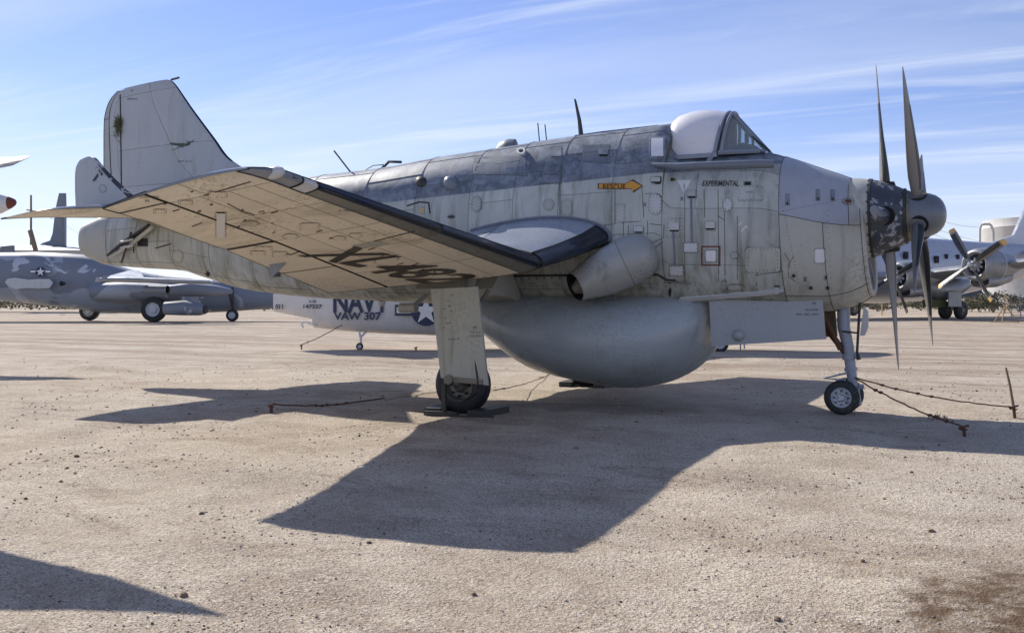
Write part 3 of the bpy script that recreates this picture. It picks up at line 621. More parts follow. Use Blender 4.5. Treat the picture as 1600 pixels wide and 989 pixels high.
# ---- wings
def yt(x, t): return 5*t*(.2969*math.sqrt(max(x, 0))-.126*x-.3516*x*x+.2843*x**3-.1015*x**4)
WST = [  # v(y): LE x,y,z  TE x,y,z  thickness
 (.0, -4.28, -.55, 2.20, -8.15, -.55, 1.86, .135), (.85, -4.36, -.85, 2.17, -8.12, -.85, 1.80, .135), (1.2, -4.45, -1.2, 2.05, -8.0, -1.2, 1.72, .13), (1.7, -4.58, -1.7, 1.91, -7.86, -1.7, 1.58, .13),
 (2.2, -4.72, -2.2, 1.80, -7.73, -2.2, 1.47, .13), (3.0, -4.86, -3.0, 1.935, -7.55, -3.0, 1.61, .125), (4.6, -5.13, -4.6, 2.205, -7.22, -4.65, 1.905, .12), (5.7, -5.32, -5.7, 2.395, -7.07, -5.9, 2.115, .11), (6.0, -5.38, -5.98, 2.45, -7.04, -6.22, 2.165, .10), (6.2, -5.50, -6.13, 2.475, -7.04, -6.38, 2.185, .06), (6.26, -5.62, -6.17, 2.48, -7.03, -6.42, 2.19, .012)]
def wing_s(side):
    def f(u, v):
        i = max(k for k in range(len(WST)-1) if WST[k][0] <= v or k == 0); a, b = WST[i], WST[i+1]; t = max(0, min(1, (v-a[0])/(b[0]-a[0]))); r = [a[k]+(b[k]-a[k])*t for k in range(1, 8)]
        x = (1+math.cos(2*PI*u))/2; le = Vector(r[:3]); te = Vector(r[3:6]); c = (te-le).length; h = yt(x, r[6])*c
        cam_ = .03*c*math.sin(PI*x**.8)
        if v < 1.25: h *= 1+.25*(1.25-v)
        p = le.lerp(te, x)+Vector((0, 0, cam_+(h if u > .5 else -h*.8))); p.y *= side; return p
    return f
def make_wing(side):
    S = wing_s(side); fl = -side   # outward orientation
    core = MB(); core.loft([[S(.02+.96*i/30, v) for i in range(31)] for v in (0, 2.2, 6.2)], 0); 
    def inner(u, v): a, b = S(u, v), S(1-u, v); m = (a+b)/2; return m+(a-m)*.84
    rootp = MB(); rootp.loft([[inner(.03+.94*i/40, v) for i in range(41)] for v in (.02, 1.2, 2.2, 4.6, 5.9, 6.15)], 0, cap0=True, cap1=True)
    W = rootp.build('wing', 'dark', G)
    sp = 1 if side > 0 else 1
    yy = (2.22, 3.05, 3.95, 4.62, 5.35, 5.97)
    cs = []
    lower = (.187, .245, .30, .355, .405)
    for i, (a, b) in enumerate(zip(yy[:-1], yy[1:])):
        for c, d in zip(lower[:-1], lower[1:]): cs.append((c, d, a, b, 'under'))
        cs.append((.53 if i < 0 else .545, .66, a, b, 'upper')); cs.append((.66, .812, a, b, 'upper'))
    cs += [(.187, .26, 5.97, 6.255, 'under'), (.26, .405, 5.97, 6.255, 'under'), (.545, .812, 5.97, 6.255, 'upper')]
    # inboard stub, glossy
    cs += [(.0, .2, .0, 2.18, 'stone'), (.2, .33, .0, 2.18, 'stone'), (.33, .41, .0, 2.18, 'stone'), (.57, .72, .0, 2.18, 'stub'), (.72, 1, .0, 2.18, 'stub')]
    panels(S, cs, 'wing_panel', 'under', W, flip=fl, gap=.002, dep=.003)
    panels(S, [(.0, .183, 2.22, 3.45, 'under'), (.0, .183, 3.46, 4.6, 'under'), (.816, 1, 2.22, 4.6, 'upper')], 'flap', 'under', W, flip=fl, gap=.004, dep=.006)
    panels(S, [(.0, .183, 4.64, 6.0, 'under'), (.816, 1, 4.64, 6.0, 'upper')], 'aileron', 'under', W, flip=fl, gap=.004, dep=.006)
    panels(S, [(.0, .183, 6.0, 6.255, 'under'), (.816, 1, 6.0, 6.255, 'upper')], 'wing_tip', 'under', W, flip=fl, gap=.004)
    panels(S, [(.408, .462, 2.22, 3.95), (.408, .462, 3.95, 5.6), (.41, .462, .0, 2.18)], 'leading_edge_strip', 'lestrip', W, flip=fl, gap=.004, dep=.006)
    panels(S, [(.464, .545, 2.22, 3.95), (.464, .545, 3.95, 5.6), (.464, .57, .1, 2.18)], 'deicing_boot', 'boot', W, flip=fl, gap=.006, dep=.01)
    panels(S, [(.408, .54, 5.61, 5.78, 'stone_clean'), (.408, .54, 5.79, 6.25, 'upper')], 'wing_tip_fairing', 'upper', W, flip=fl, gap=.004)
    # closing plates of the wing core so that nothing is hollow
    mb = MB(); mb.add([S(i/40, 2.2) for i in range(40)], [tuple(range(40))], 0, False); mb.build('fold_rib', 'dark', W)
    mb = MB(); mb.add([S(i/40, 6.255) for i in range(40)], [tuple(range(40))], 0, False); mb.build('tip_rib', 'upper', W)
    return S, W
SW, WG = make_wing(1)       # starboard (the table is written for that side)
SP_, WP = make_wing(-1)     # port, mirrored
BW = bvh_of(SW, 0, .5, 60, 2.2, 6.25, 60)
# ---- tail
def sheet(tab, y0=0.0):
    """upright surface: rows (z, LE x, TE x, half thickness); u: 0 TE starboard .. .5 LE .. 1 TE port"""
    def f(u, v):
        le, te, th = lerp_tab(tab, v); x = (1+math.cos(2*PI*u))/2; h = th*2.6*(math.sqrt(max(x, 0))*.9-.9*x*x+.0*x); h = th*(2.598*math.sqrt(x)*(1-x)) if x > 0 else 0
        return Vector((le+(te-le)*x, y0-(h if u < .5 else -h), v))
    return f
FT = [(2.85, -10.35, -14.27, .13), (3.3, -10.75, -14.28, .13), (3.52, -11.05, -14.29, .125), (3.62, -11.24, -14.29, .12), (3.75, -11.43, -14.29, .12), (4.0, -11.66, -14.29, .11), (4.3, -11.945, -14.29, .10), (4.6, -12.22, -14.28, .09), (4.85, -12.43, -14.21, .08), (5.0, -12.56, -14.10, .07), (5.08, -12.65, -13.99, .055), (5.12, -12.75, -13.90, .045)]
FN = sheet(FT)
def fin_s(u, v):   # top edge slopes down to the rear
    p = FN(u, v); k = max(0, min(1, (v-3.6)/1.5)); p.z += k*(.055*(p.x+13.3)); return p
fin0 = MB(); fin0.add([fin_s(i/24, 5.119) for i in range(24)], [tuple(range(24))], 0, False); fin0.build('fin_cap', 'fin', G)
FINR = MB(); FINR.add([fin_s(i/24, 2.86) for i in range(24)], [tuple(range(24))], 0, False); FI = FINR.build('tail_fin', 'fin', G)
fc = []
for a, b in ((.125, .30), (.30, .465), (.535, .70), (.70, .875)):
    for c, d in ((2.86, 3.35), (3.35, 4.0), (4.0, 4.95), (4.95, 5.118)): fc.append((a, b, c, d, 'fin'))
for c, d in ((2.86, 3.3), (3.3, 4.3), (4.3, 5.1)): fc.append((.085, .125, c, d, 'fin')); fc.append((.875, .915, c, d, 'fin'))
panels(fin_s, fc, 'fin_panel', 'fin', FI, gap=.003, dep=.004)
panels(fin_s, [(0, .083, 2.9, 3.55), (0, .083, 3.55, 4.62), (0, .083, 4.62, 5.1), (.917, 1, 2.9, 3.55), (.917, 1, 3.55, 4.62), (.917, 1, 4.62, 5.1)], 'rudder', 'fin', FI, gap=.006, dep=.012)
panels(fin_s, [(.465, .535, 3.66, 4.1), (.465, .535, 4.1, 5.06)], 'deicing_boot', 'boot', FI, gap=.002, dep=.003)
panels(fin_s, [(.465, .535, 2.86, 3.655, 'fin'), (.465, .535, 5.065, 5.118, 'fin')], 'fin_root_fillet', 'fin', FI, gap=.002, dep=.003)
BN = bvh_of(fin_s, 0, .5, 40, 2.9, 5.1, 40)
mb = MB(); mb.tube([(-12.68, 0, 5.14), (-12.50, 0, 5.16)], .018, 6); mb.build('pitot_tube', 'dark', FI)
# nest in the hinge gap
mb = MB()
for k in range(260):
    z = 4.52-abs(random.gauss(0, .12)) if random.random() < .7 else 4.5+random.gauss(0, .05); x = -13.85+random.gauss(0, .032); y = -.085+random.gauss(0, .012); a = Vector((random.gauss(0, .05), random.gauss(0, .012), random.gauss(0, .05))); p = Vector((x, y, z))
    mb.add([p-a, p+a, p+Vector((.006, .004, .010))], [(0, 1, 2)], 0, False)
o = mb.build('bird_nest', 'nest', None, label='dry olive bird nest stuffed in the rudder hinge gap of the tall tail fin', category='nest')
# tail cone and the slanted hook fairing
TC = [(-14.86, 2.26, 2.66, .07), (-14.80, 2.2, 2.70, .13), (-14.55, 2.10, 2.78, .17), (-14.25, 2.04, 2.86, .20), (-13.95, 2.00, 2.90, .22), (-13.6, 2.0, 2.92, .25)]
def tcs(u, v):
    zb, zt_, hw = lerp_tab(TC, v); a = 2*PI*u; return Vector((v-.55*max(0, v+14.5)*(0 if math.cos(a) < 0 else math.cos(a)), -hw*math.copysign(abs(math.sin(a))**.8, math.sin(a)), (zb+zt_)/2-(zt_-zb)/2*math.cos(a)))
mb = MB(); mb.loft([[tcs(i/28, -14.86+1.26*j/14) for i in range(28)] for j in range(15)], 0, cap0=True, cap1=True); mb.build('tail_cone', 'stone', G)
mb = MB(); mb.tube([atY(233, 352, -.42), atY(192, 380, -.36), atY(168, 399, -.28)], [.03, .035, .02], 6, 0); mb.build('hook_slot_edge', 'dark', G)
mb = MB(); mb.tube([atY(239, 354, -.45), atY(205, 382, -.40), atY(172, 402, -.30)], [.035, .035, .02], 6, 0); mb.build('hook_fairing_edge', 'stone', G)
for dy_, dz_ in ((0, 0), (.0, .10)): 
    mb = MB(); p = atY(203, 378, -.44); mb.tube([p+Vector((-.2, -.02, -dz_)), p+Vector((.10, -.02, .04-dz_))], .018, 8); mb.build('hook_damper', 'stone_clean', G)
mb = MB(); mb.tube([atY(205, 345, -.5)+Vector((0, 0, -.2)), atY(190, 410, -.3)], .02, 6); mb.build('tail_stay', 'dark', G)
# tailplane
def tp(side):
    def f(u, v):
        T = [(0, -11.05, 2.90, -13.40, 2.80, .105), (1.2, -11.35, 2.86, -13.36, 2.72, .09), (2.3, -11.72, 2.74, -13.20, 2.635, .075), (2.82, -11.95, 2.68, -13.09, 2.575, .06), (2.94, -12.14, 2.655, -13.05, 2.56, .03), (2.98, -12.3, 2.645, -13.02, 2.555, .006)]
        lx, lz, tx, tz, th = lerp_tab(T, v); x = (1+math.cos(2*PI*u))/2; h = yt(x, th)*abs(tx-lx); return Vector((lx+(tx-lx)*x, side*-v, lz+(tz-lz)*x+(h if u > .5 else -h)))
    return f
for side in (1, -1):
    S = tp(side); mb = MB(); mb.add([S(i/24, 2.978) for i in range(24)], [tuple(range(24))], 0, False); T_ = mb.build('tailplane', 'upper', G)
    panels(S, [(.13, .3, .2, 1.7, 'under'), (.3, .45, .2, 1.7, 'under'), (.13, .3, 1.7, 2.976, 'under'), (.3, .45, 1.7, 2.976, 'under'), (.45, .56, .2, 1.7, 'slate'), (.45, .56, 1.7, 2.976, 'upper'), (.56, .87, .2, 1.7, 'upper'), (.56, .87, 1.7, 2.976, 'upper')], 'tailplane_panel', 'under', T_, flip=side and -1*side*-1, gap=.003, dep=.004)
    panels(S, [(0, .127, .3, 2.976, 'under'), (.873, 1, .3, 2.976, 'upper')], 'elevator', 'under', T_, flip=side, gap=.008, dep=.01)
    yf = -1.8*side
    FLT = [(2.70, -11.32, -12.86, .04), (2.93, -11.62, -12.87, .045), (3.1, -11.86, -12.88, .045), (3.3, -12.13, -12.88, .042), (3.43, -12.28, -12.86, .038), (3.52, -12.38, -12.80, .03), (3.57, -12.45, -12.72, .02), (3.585, -12.53, -12.63, .008)]
    fs_ = sheet(FLT, yf); mb = MB(); mb.loft([[fs_(i/28, 2.70+.885*j/24) for i in range(28)] for j in range(25)], 0, cap0=True, cap1=True); fl = mb.build('finlet', 'fin', T_)
    mb = MB(); mb.loft([[fs_(.40+.2*i/10, 2.9+.66*j/24)+Vector((.004, (-.003 if i < 5 else .003), 0)) for i in range(11)] for j in range(25)], 0, closed=False)
    MM = M.get('peel') or M.setdefault('peel', aged('peeled_leading_edge', (.035, .03, .05), .5, grime=(.3, .3, .33), streak=.2, blotch=.2, chips=(.5, .5, .52), chip_amt=.10)); mb.build('finlet_boot', 'peel', T_)
    B2 = bvh_of(fs_, 0, .5, 20, 2.75, 3.5, 20)
    if side == 1:
        plate(B2, 161, 295, 10, 11, 'access_cover', 'fin', T_, 'ell', h=.004, dots=8)
        mb = MB(); 
        for q in ((137, 252, 150, 262), (150, 262, 160, 274), (146, 284, 156, 270)): stroke_on(B2, [(q[0], q[1]), (q[2], q[3])], 4.2, .004, 0, mb)
        mb.build('peeled_paint_patch', 'peel', T_)

# ---- exhaust duct
E0, E1 = atY(895, 450, -1.16), atY(1000, 400, -.92)
mb = MB(); ax = (E1-E0); L = ax.length; axn = ax.normalized()
def duct_ring(t, r, skew=0): 
    u = Vector((0, 1, 0))-axn*axn.y; u.normalize(); wv = axn.cross(u); c = E0+ax*t
    return [c+(u*math.cos(2*PI*k/28)*(1+max(0, math.cos(2*PI*k/28))*min(1.1, t*3))+wv*math.sin(2*PI*k/28))*r+Vector((1, 0, 0))*skew*math.cos(2*PI*k/28) for k in range(28)]
mb.loft([duct_ring(.03, .186, -.11), duct_ring(.15, .215, -.08), duct_ring(.35, .268, -.04), duct_ring(.56, .295), duct_ring(.78, .305)], 0); D_ = mb.build('exhaust_duct', 'exh', G)
mb = MB(); mb.loft([duct_ring(.785, .308), duct_ring(.9, .304), duct_ring(1.03, .285), duct_ring(1.14, .235), duct_ring(1.20, .16), duct_ring(1.23, .05)], 0, cap1=True); mb.build('duct_front_fairing', 'exh', D_)
mb = MB(); mb.loft([duct_ring(.03, .186, -.11), duct_ring(.03, .178, -.11), duct_ring(.14, .17, -.09), duct_ring(.5, .19, -.02)], 0, cap1=True); mb.build('duct_bore', 'black', D_)
mb = MB(); mb.lathe(E0+ax*.2+Vector((0, -.02, -.03)), -axn, [(0, .15), (.04, .13), (.15, .06), (.17, .05), (.172, .0)], 20, 0); mb.lathe(E0+ax*.2+Vector((0, -.02, -.03))-axn*.172, -axn, [(0, .03), (.006, .03), (.006, 0)], 12, 1); mb.build('exhaust_cone', ['rimdark', 'dark'], D_)
# ---- main undercarriage
def wheel(c, r, wd, parent, name='wheel', rim='rim', side=-1, hubr=.55):
    c = Vector(c); ax = Vector((0, 1, 0)); mb = MB()
    prof = [(-wd/2, r*hubr), (-wd/2, r*.70), (-wd*.46, r*.86), (-wd*.32, r*.97), (-wd*.15, r), (0, r*1.003), (wd*.15, r), (wd*.32, r*.97), (wd*.46, r*.86), (wd/2, r*.70), (wd/2, r*hubr)]
    mb.lathe(c, ax, prof, 48, 0)
    for g in (-.2, -.07, .07, .2):   # tread grooves as slight ridges
        mb.lathe(c, ax, [(wd*g-.006, r*1.0), (wd*g, r*1.006), (wd*g+.006, r*1.0)], 48, 0)
    T = mb.build('tyre', 'rubber', parent)
    mb = MB()
    for sg in (-1, 1):
        mb.lathe(c, ax*sg, [(wd/2-.015, r*hubr*1.02), (wd/2+.006, r*hubr), (wd/2+.008, r*hubr*.95), (wd*.30, r*hubr*.86), (wd*.26, r*hubr*.5), (wd*.42, r*hubr*.36), (wd*.55, r*hubr*.3), (wd*.56, r*hubr*.12), (wd*.5, 0)], 32, 0)
        for k in range(8):
            a = 2*PI*k/8; p = c+ax*sg*wd*.33+Vector((math.cos(a), 0, math.sin(a)))*r*hubr*.68; mb.tube([p, p+ax*sg*.03], r*.05, 6, 1)
    mb.build('rim', [rim, 'black'], parent); return T
for s in (-1, 1):
    K = MB(); yc = 2.04*s; K.tube([(-5.70, yc*1.0, 1.75), (-5.80, yc+s*.14, .75), (-5.84, yc+s*.155, .36)], [.085, .075, .06], 12); K.tube([(-5.84, yc+s*.155, .345), (-5.84, yc, .345)], .05, 10); K.tube([(-5.78, yc+s*.1, 1.0), (-5.6, yc*.9, 1.5)], .025, 8)
    K.box((-5.70, yc+s*.24, .42), (.52, .03, .06), Matrix.Rotation(.04, 3, 'Y')); K.tube([(-5.9, yc+s*.2, .42), (-5.9, yc+s*.27, .42)], .06, 12); LG = K.build('main_gear_leg', 'rimdark', G)
    K = MB(); K.tube([(-5.84, yc+s*.13, .5), (-5.95, yc+s*.19, .38), (-5.88, yc+s*.19, .22), (-5.72, yc+s*.17, .18), (-5.6, yc+s*.16, .26)], .012, 6); K.tube([(-5.6, yc+s*.2, .9), (-5.52, yc+s*.24, .5), (-5.5, yc+s*.25, .40), (-5.53, yc+s*.24, .33)], .014, 6); K.build('brake_hose', 'dark', LG)
    wh = MB(); wh.tube([(-5.84, yc-.16, .345), (-5.84, yc+.16, .345)], .045, 12); WH = wh.build('main_wheel', 'dark', G); wheel((-5.84, yc, .348), .352, .26, WH, rim='rimdark', hubr=.56)
    y0 = s*2.26
    pr = [atY(673, 452, -2.26), atY(746, 448, -2.26), atY(764, 602, -2.26), atY(690, 590, -2.26)]
    for p in pr: p.y = y0; 
    pr = [Vector((p.x, p.y+s*.02*(1.5-p.z), p.z)) for p in pr]
    K = MB(); K.prism(pr, (0, -s, 0), .03); DR = K.build('main_gear_door', 'door', G)
    if s < 0:
        K = MB()
        for (a, b) in ((700,470),(694,483),(705,486),(702,478),(706,461),(693,512),(703,505),(702,530),(709,530),(716,529),(680,457),(696,497),(698,505)): K.tube([atY(a, b, -2.28-.02*(1.5-atY(a,b,-2.26).z))+Vector((0, -.006, 0)), atY(a, b, -2.27)], .006, 6)
        K.build('door_rivets', 'ink', DR, kind='stuff')
        for tx, cy_, wpx, hp in (('M', 742, 5.5, 5.5), ('STENCIL', 0, 0, 0)):
            pass
        def on_plane(s_, cx, cy, wpx, hpx, par, y, mt='ink', name='stencil', sl=0):
            c = atY(cx, cy, y); a = atY(cx+wpx/2, cy, y)-c; b = atY(cx, cy-hpx/2, y)-c; a = Vector((a.x, 0, a.z)); b = Vector((b.x, 0, b.z))
            text_on(None, s_, 0, 0, 0, 0, name, mt, par, h=.002, origin=(c, Vector((0, -1, 0)), a, b), slope=sl)
        on_plane('M', 742, 512, 5, 5.5, DR, -2.302); on_plane('WAG2150/1009', 743, 519, 17, 2.6, DR, -2.302); on_plane('FAIR/CG2A', 743, 525, 17, 2.6, DR, -2.302)
    # wheel chock timbers under the tyre
    for q, (xx, rz_) in enumerate(((-6.12, .12), (-5.48, -.1))):
        K = MB(); K.box((xx, yc-.02, gz(xx, yc)+.035), (.20, .62, .085), Matrix.Rotation(rz_, 3, 'Z')); 
        near = 'near' if s < 0 else 'far'
        K.build('wheel_chock', 'dark', None, label='dark iron chock %s the %s main wheel of the grey aircraft' % ('behind' if q == 0 else 'in front of', near), category='chock', group='wheel chocks')
K = MB(); K.box((-5.93, -2.42, .028), (.42, .07, .05), Matrix.Rotation(.15, 3, 'Z')); K.tube([(-6.1, -2.5, .02), (-5.5, -2.55, .03), (-5.2, -2.45, .03)], .012, 6)
K.box((-5.90, -2.40, .20), (.05, .04, .36)); K.build('tie_down_bar', 'dark', None, label='dark upright bar and foot standing against the near main wheel', category='bar')
# ---- nose undercarriage
yn = 0.0
K = MB(); K.tube([(-1.66, -.02, 1.45), (-1.655, -.04, 1.05), (-1.60, -.05, .80), (-1.57, -.06, .55), (-1.54, -.06, .34)], [.078, .075, .068, .062, .055], 14); K.tube([(-1.59, -.06, .72), (-1.585, -.06, .66)], .085, 14); K.tube([(-1.57, -.06, .56), (-1.565, -.06, .52)], .078, 14)
K.tube([(-1.54, -.06, .36), (-1.50, -.05, .22), (-1.60, -.04, .2)], .045, 8); K.tube([(-1.6, .15, .2), (-1.6, -.24, .2)], .03, 8); NG = K.build('nose_gear_leg', 'strut', G)
K = MB(); K.tube([(-1.98, -.10, 1.30), (-1.86, -.09, 1.05), (-1.64, -.06, .74)], [.04, .04, .035], 8, 0); K.tube([(-1.90, -.22, 1.26), (-1.68, -.14, .78)], .03, 8); K.build('drag_brace', 'rust', NG)
K = MB(); K.tube([(-1.46, -.10, 1.35), (-1.49, -.12, .75), (-1.47, -.12, .66)], [.017, .017, .03], 6); K.tube([(-1.66, -.12, 1.0), (-1.47, -.12, .98)], .012, 6); K.build('retraction_rod', 'dark', NG)
K = MB(); K.tube([(-1.60, -.14, .50), (-1.86, -.22, .43), (-1.62, -.14, .41)], .016, 6); K.build('torque_link', 'strut', NG)
K = MB(); K.prism([Vector((-1.42, -.02, 1.30)), Vector((-1.37, -.02, 1.24)), Vector((-1.37, -.02, 1.05)), Vector((-1.41, -.02, .95)), Vector((-1.46, -.02, .95))], (0, -.2, 0), .35); K.build('steering_fairing', 'stone_clean', NG)
K = MB(); K.tube([(-1.50, -.1, .30), (-1.47, -.1, .12)], .035, 8); K.tube([(-1.56, -.05, .31), (-1.42, -.05, .34)], .03, 6); K.build('tow_lug', 'strut', NG)
for s in (-1, 1):
    K = MB(); K.tube([(-1.655, s*.10, .208), (-1.655, s*.26, .208)], .03, 10); NW = K.build('nose_wheel', 'rimdark', G); wheel((-1.655, s*.20, .208), .205, .13, NW, rim='rim', hubr=.58)
dz = [atY(1108, 479, -.56), atY(1284, 463, -.50), atY(1290, 530, -.50), atY(1112, 541, -.56)]
for s in (-1, 1):
    P_ = [Vector((p.x, s*abs(p.y), p.z+(.07 if i < 2 else 0))) for i, p in enumerate(dz)]
    K = MB(); K.prism(P_, (0, -s, 0), .03); ND = K.build('nose_gear_door', 'ndoor' if s < 0 else 'dark', G)
    K = MB(); K.prism([p+Vector((0, -s*.031, 0)) for p in P_], (0, -s, 0), .02); K.build('door_lining', 'khaki', ND)
    if s < 0:
        K = MB(); c = atY(1153, 524, -.57); K.lathe(c+Vector((0, .02, 0)), (0, -1, 0), [(0, .075), (.03, .065), (.06, .03), (.065, 0)], 14, 0); K.build('door_blister', 'ndoor', ND)
        on_plane('M', 1272, 474, 5, 4, ND, -.512); on_plane('SAL/3700', 1268, 484, 20, 2.5, ND, -.515); on_plane('FAR  A2G  3033', 1261, 491, 34, 2.7, ND, -.518)

# ---- aerials, scoops and blisters on the spine
K = MB(); K.loft([[Vector((x+dx_*c, t*s_, z)) for s_, dx_ in ((0, .5), (1, 0), (0, -.5), (-1, 0))] for x, z, c, t in ((-5.11, 3.60, .075, .02), (-5.14, 3.85, .055, .014), (-5.20, 4.12, .032, .01), (-5.21, 4.15, .02, .005))], 0, cap1=True); K.build('blade_aerial', 'dark', G)
for x in (-5.77, -5.66): K = MB(); K.tube([(x+.03, 0, 3.56), (x, 0, 3.86 if x < -5.7 else 3.83)], .008, 6); K.build('whip_aerial', 'dark', G)
K = MB(); K.tube([atY(553, 276, -.1), atY(522, 236, -.1)], .012, 6); K.build('whip_aerial', 'dark', G)
K = MB(); K.loft([[Vector((x, y*hw, 3.50+h*(1-abs(y)**2.2))) for y in [k/4-1 for k in range(9)]] for x, hw, h in ((-6.45, .02, .02), (-6.35, .09, .14), (-6.22, .12, .17), (-6.12, .12, .16), (-6.08, .10, .0))], 0, closed=False); K.build('air_scoop', 'slate', G)
K = MB(); K.tube([(-8.35, -.05, 3.36), (-8.22, -.05, 3.46), (-8.0, -.05, 3.44)], .022, 6); K.tube([(-8.7, -.05, 3.34), (-8.5, -.05, 3.42), (-8.25, -.05, 3.42)], .009, 5); K.build('lifting_eye', 'dark', G)
def blister(px, py, r, name, mt, parent, dep=.6, sc=(1, 1)):
    fr = frame_at(BF, px, py, 8, 8); 
    if not fr: return
    c, n, ex, ey = fr; ex = ex.normalized(); ey = ey.normalized(); K = MB(); rr = []
    for k in range(6):
        a = PI/2*k/5; rr.append([c+n*(math.sin(a)*r*dep-.01)+(ex*math.cos(2*PI*q/18)*sc[0]+ey*math.sin(2*PI*q/18)*sc[1])*r*math.cos(a)*1.0 for q in range(18)])
    K.loft(rr, 0, cap1=True); return K.build(name, mt, parent)
blister(658, 284, .10, 'lamp_blister', 'dark', G); blister(705, 287, .12, 'lamp_blister', 'slate', G, .9)
for a in ((815, 238, 13, 10, 20),):
    o = plate(BF, a[0], a[1], a[2], a[3], 'spine_porthole', 'stone_clean', G, 'ell', h=.03, hollow=.6); plate(BF, a[0], a[1], 8, 6, 'porthole_glass', 'dark', G, 'ell', h=.006, fast=False)
K = MB(); K.tube([(-5.2, -.02, 3.625), (-4.8, -.02, 3.65), (-4.0, -.02, 3.675)], .02, 6); K.build('spine_strip', 'slate', G)

# ---- access covers and marks on the starboard side: (column, row, width, height, shape, material, height above skin)
cov = [(857.5, 320, 16, 17, 'ell', 'skin', .005), (886, 325, 17, 27, 'stad', 'skin', .005), (969, 333.5, 14, 27, 'rr', 'skin', .005), (1024, 319, 19, 31, 'stad', 'stone_clean', .006), (1137, 320, 14, 19, 'ell', 'stone_clean', .005),
       (1172, 302, 37, 22, 'rr', 'skin', .007), (745, 319, 14, 23, 'stad', 'skin', .012), (1079.5, 387, 21, 14, 'rr', 'stone_clean', .012), (1057, 423, 21, 15, 'rr', 'stone_clean', .012), (1192, 406, 54, 38, 'rr', 'door', .012),
       (1148, 399, 12, 10, 'ell', 'skin', .012), (1131, 446.5, 8, 16, 'stad', 'skin', .008), (1150, 449, 25, 9, 'stad', 'skin', .008), (278, 401, 16, 19, 'ell', 'stone', .005), (861, 273, 31, 27, 'rect', 'skin', .010), (869, 237, 17, 15, 'rr', 'skin', .006),
       (780, 258, 82, 28, 'rect', 'slate', .006), (931, 240, 42, 26, 'rect', 'slate', .005), (1029, 365, 0.1, .1, 'ell', 'skin', .0)]
for (cx, cy, ww, hh, sh, mt, hi_) in cov:
    if ww > 1: plate(BF, cx, cy, ww, hh, 'access_panel', mt, G, sh, h=hi_)
plate(BF, 1027, 230, 19, 28, 'cabin_window', 'white', G, 'rect', h=.012, fast=False); plate(BF, 1026.5, 230, 25, 34, 'window_frame', 'frame', G, 'rect', h=.010, hollow=.80)
for (cx, cy, ww, hh) in ((1053.5, 354, 16, 11), (1110, 352, 15, 10), (998, 358, 14, 8), (1081, 303, 13, 9), (1025, 281, 14, 7), (943, 238, 15, 9)):   # folding footstep and air-spill flaps
    plate(BF, cx, cy, ww, hh, 'step_flap', 'stone_clean' if cy > 340 and cx < 1060 else 'skin', G, 'rr', h=.016, fast=False); plate(BF, cx, cy+hh*.62, ww*.86, 2.4, 'step_shadow_strip', 'black', G, 'rect', h=.004, fast=False)  # black strip laid below each flap draws its shadow
plate(BF, 1054, 356, 25, 27, 'step_recess', 'skin', G, 'rect', h=.004)
for pts in ([(1080, 310), (1081, 381)], [(1052, 362), (1055, 416)]): stroke_on(BF, pts, 3.2, .008).build('gutter_strip', 'slate', G)
plate(BF, 1111, 400, 15.5, 17, 'square_window', 'white', G, 'rr', h=.012, fast=False); plate(BF, 1110.5, 400, 30, 31, 'red_window_border', 'red', G, 'rect', h=.004, hollow=.86)
plate(BF, 1168, 287, 10, 5.5, 'vent_slot', 'black', G, 'rect', h=.004, fast=False); plate(BF, 1048, 281, 15, 5, 'vent_rim', 'nest', G, 'ell', h=.006, fast=False); plate(BF, 1048, 281, 9, 3, 'vent_mouth', 'black', G, 'ell', h=.008, fast=False)
plate(BF, 1281, 400, 15, 21, 'clean_patch', 'white', G, 'rr', h=.004, fast=False, rad=.4)
plate(BF, 1325, 315, 16, 9, 'vent_rim', 'stone', G, 'ell', h=.008); plate(BF, 1325, 315, 11, 6, 'vent_mouth', 'rust', G, 'ell', h=.010, fast=False)
plate(BF, 1267, 451, 0.1, .1, 'x', 'skin', G) if False else None
for cx, cy in ((1267, 450), (1293, 450), (1240, 431)): plate(BF, cx, cy, 5, 5, 'drain_hole', 'black', G, 'ell', h=.003, fast=False)
for cx in (1230.5, 1278, 1301): plate(BF, cx, 305 if cx > 1240 else 312, 3.6, 15, 'cowl_hinge', 'frame', G, 'rect', h=.012, fast=False); plate(BF, cx, 311 if cx > 1240 else 318, 2, 3.5, 'hinge_bolt', 'black', G, 'rect', h=.014, fast=False)
for cx, cy in ((1258, 436), (1290, 434)): plate(BF, cx, cy, 2, 5, 'cowl_latch', 'black', G, 'rect', h=.006, fast=False)
stroke_on(BF, [(1062, 467), (1120, 462.5), (1190, 457), (1225, 452)], 5.2, .03).build('drip_rail', 'stone_clean', G)
stroke_on(BF, [(1064, 471), (1225, 456)], 1.6, .010).build('drip_rail_shadow_strip', 'black', G)  # shade beneath the rail, drawn as a black line on the skin
plate(BF, 1214, 452, 8, 11, 'rail_clip', 'stone_clean', G, 'rr', h=.035, fast=False)
plate(BF, 1045, 460, 22, 26, 'access_panel', 'skin', G, 'rect', h=.006); plate(BF, 1047, 457, 3.5, 13, 'panel_slot', 'black', G, 'ell', h=.008, fast=False)
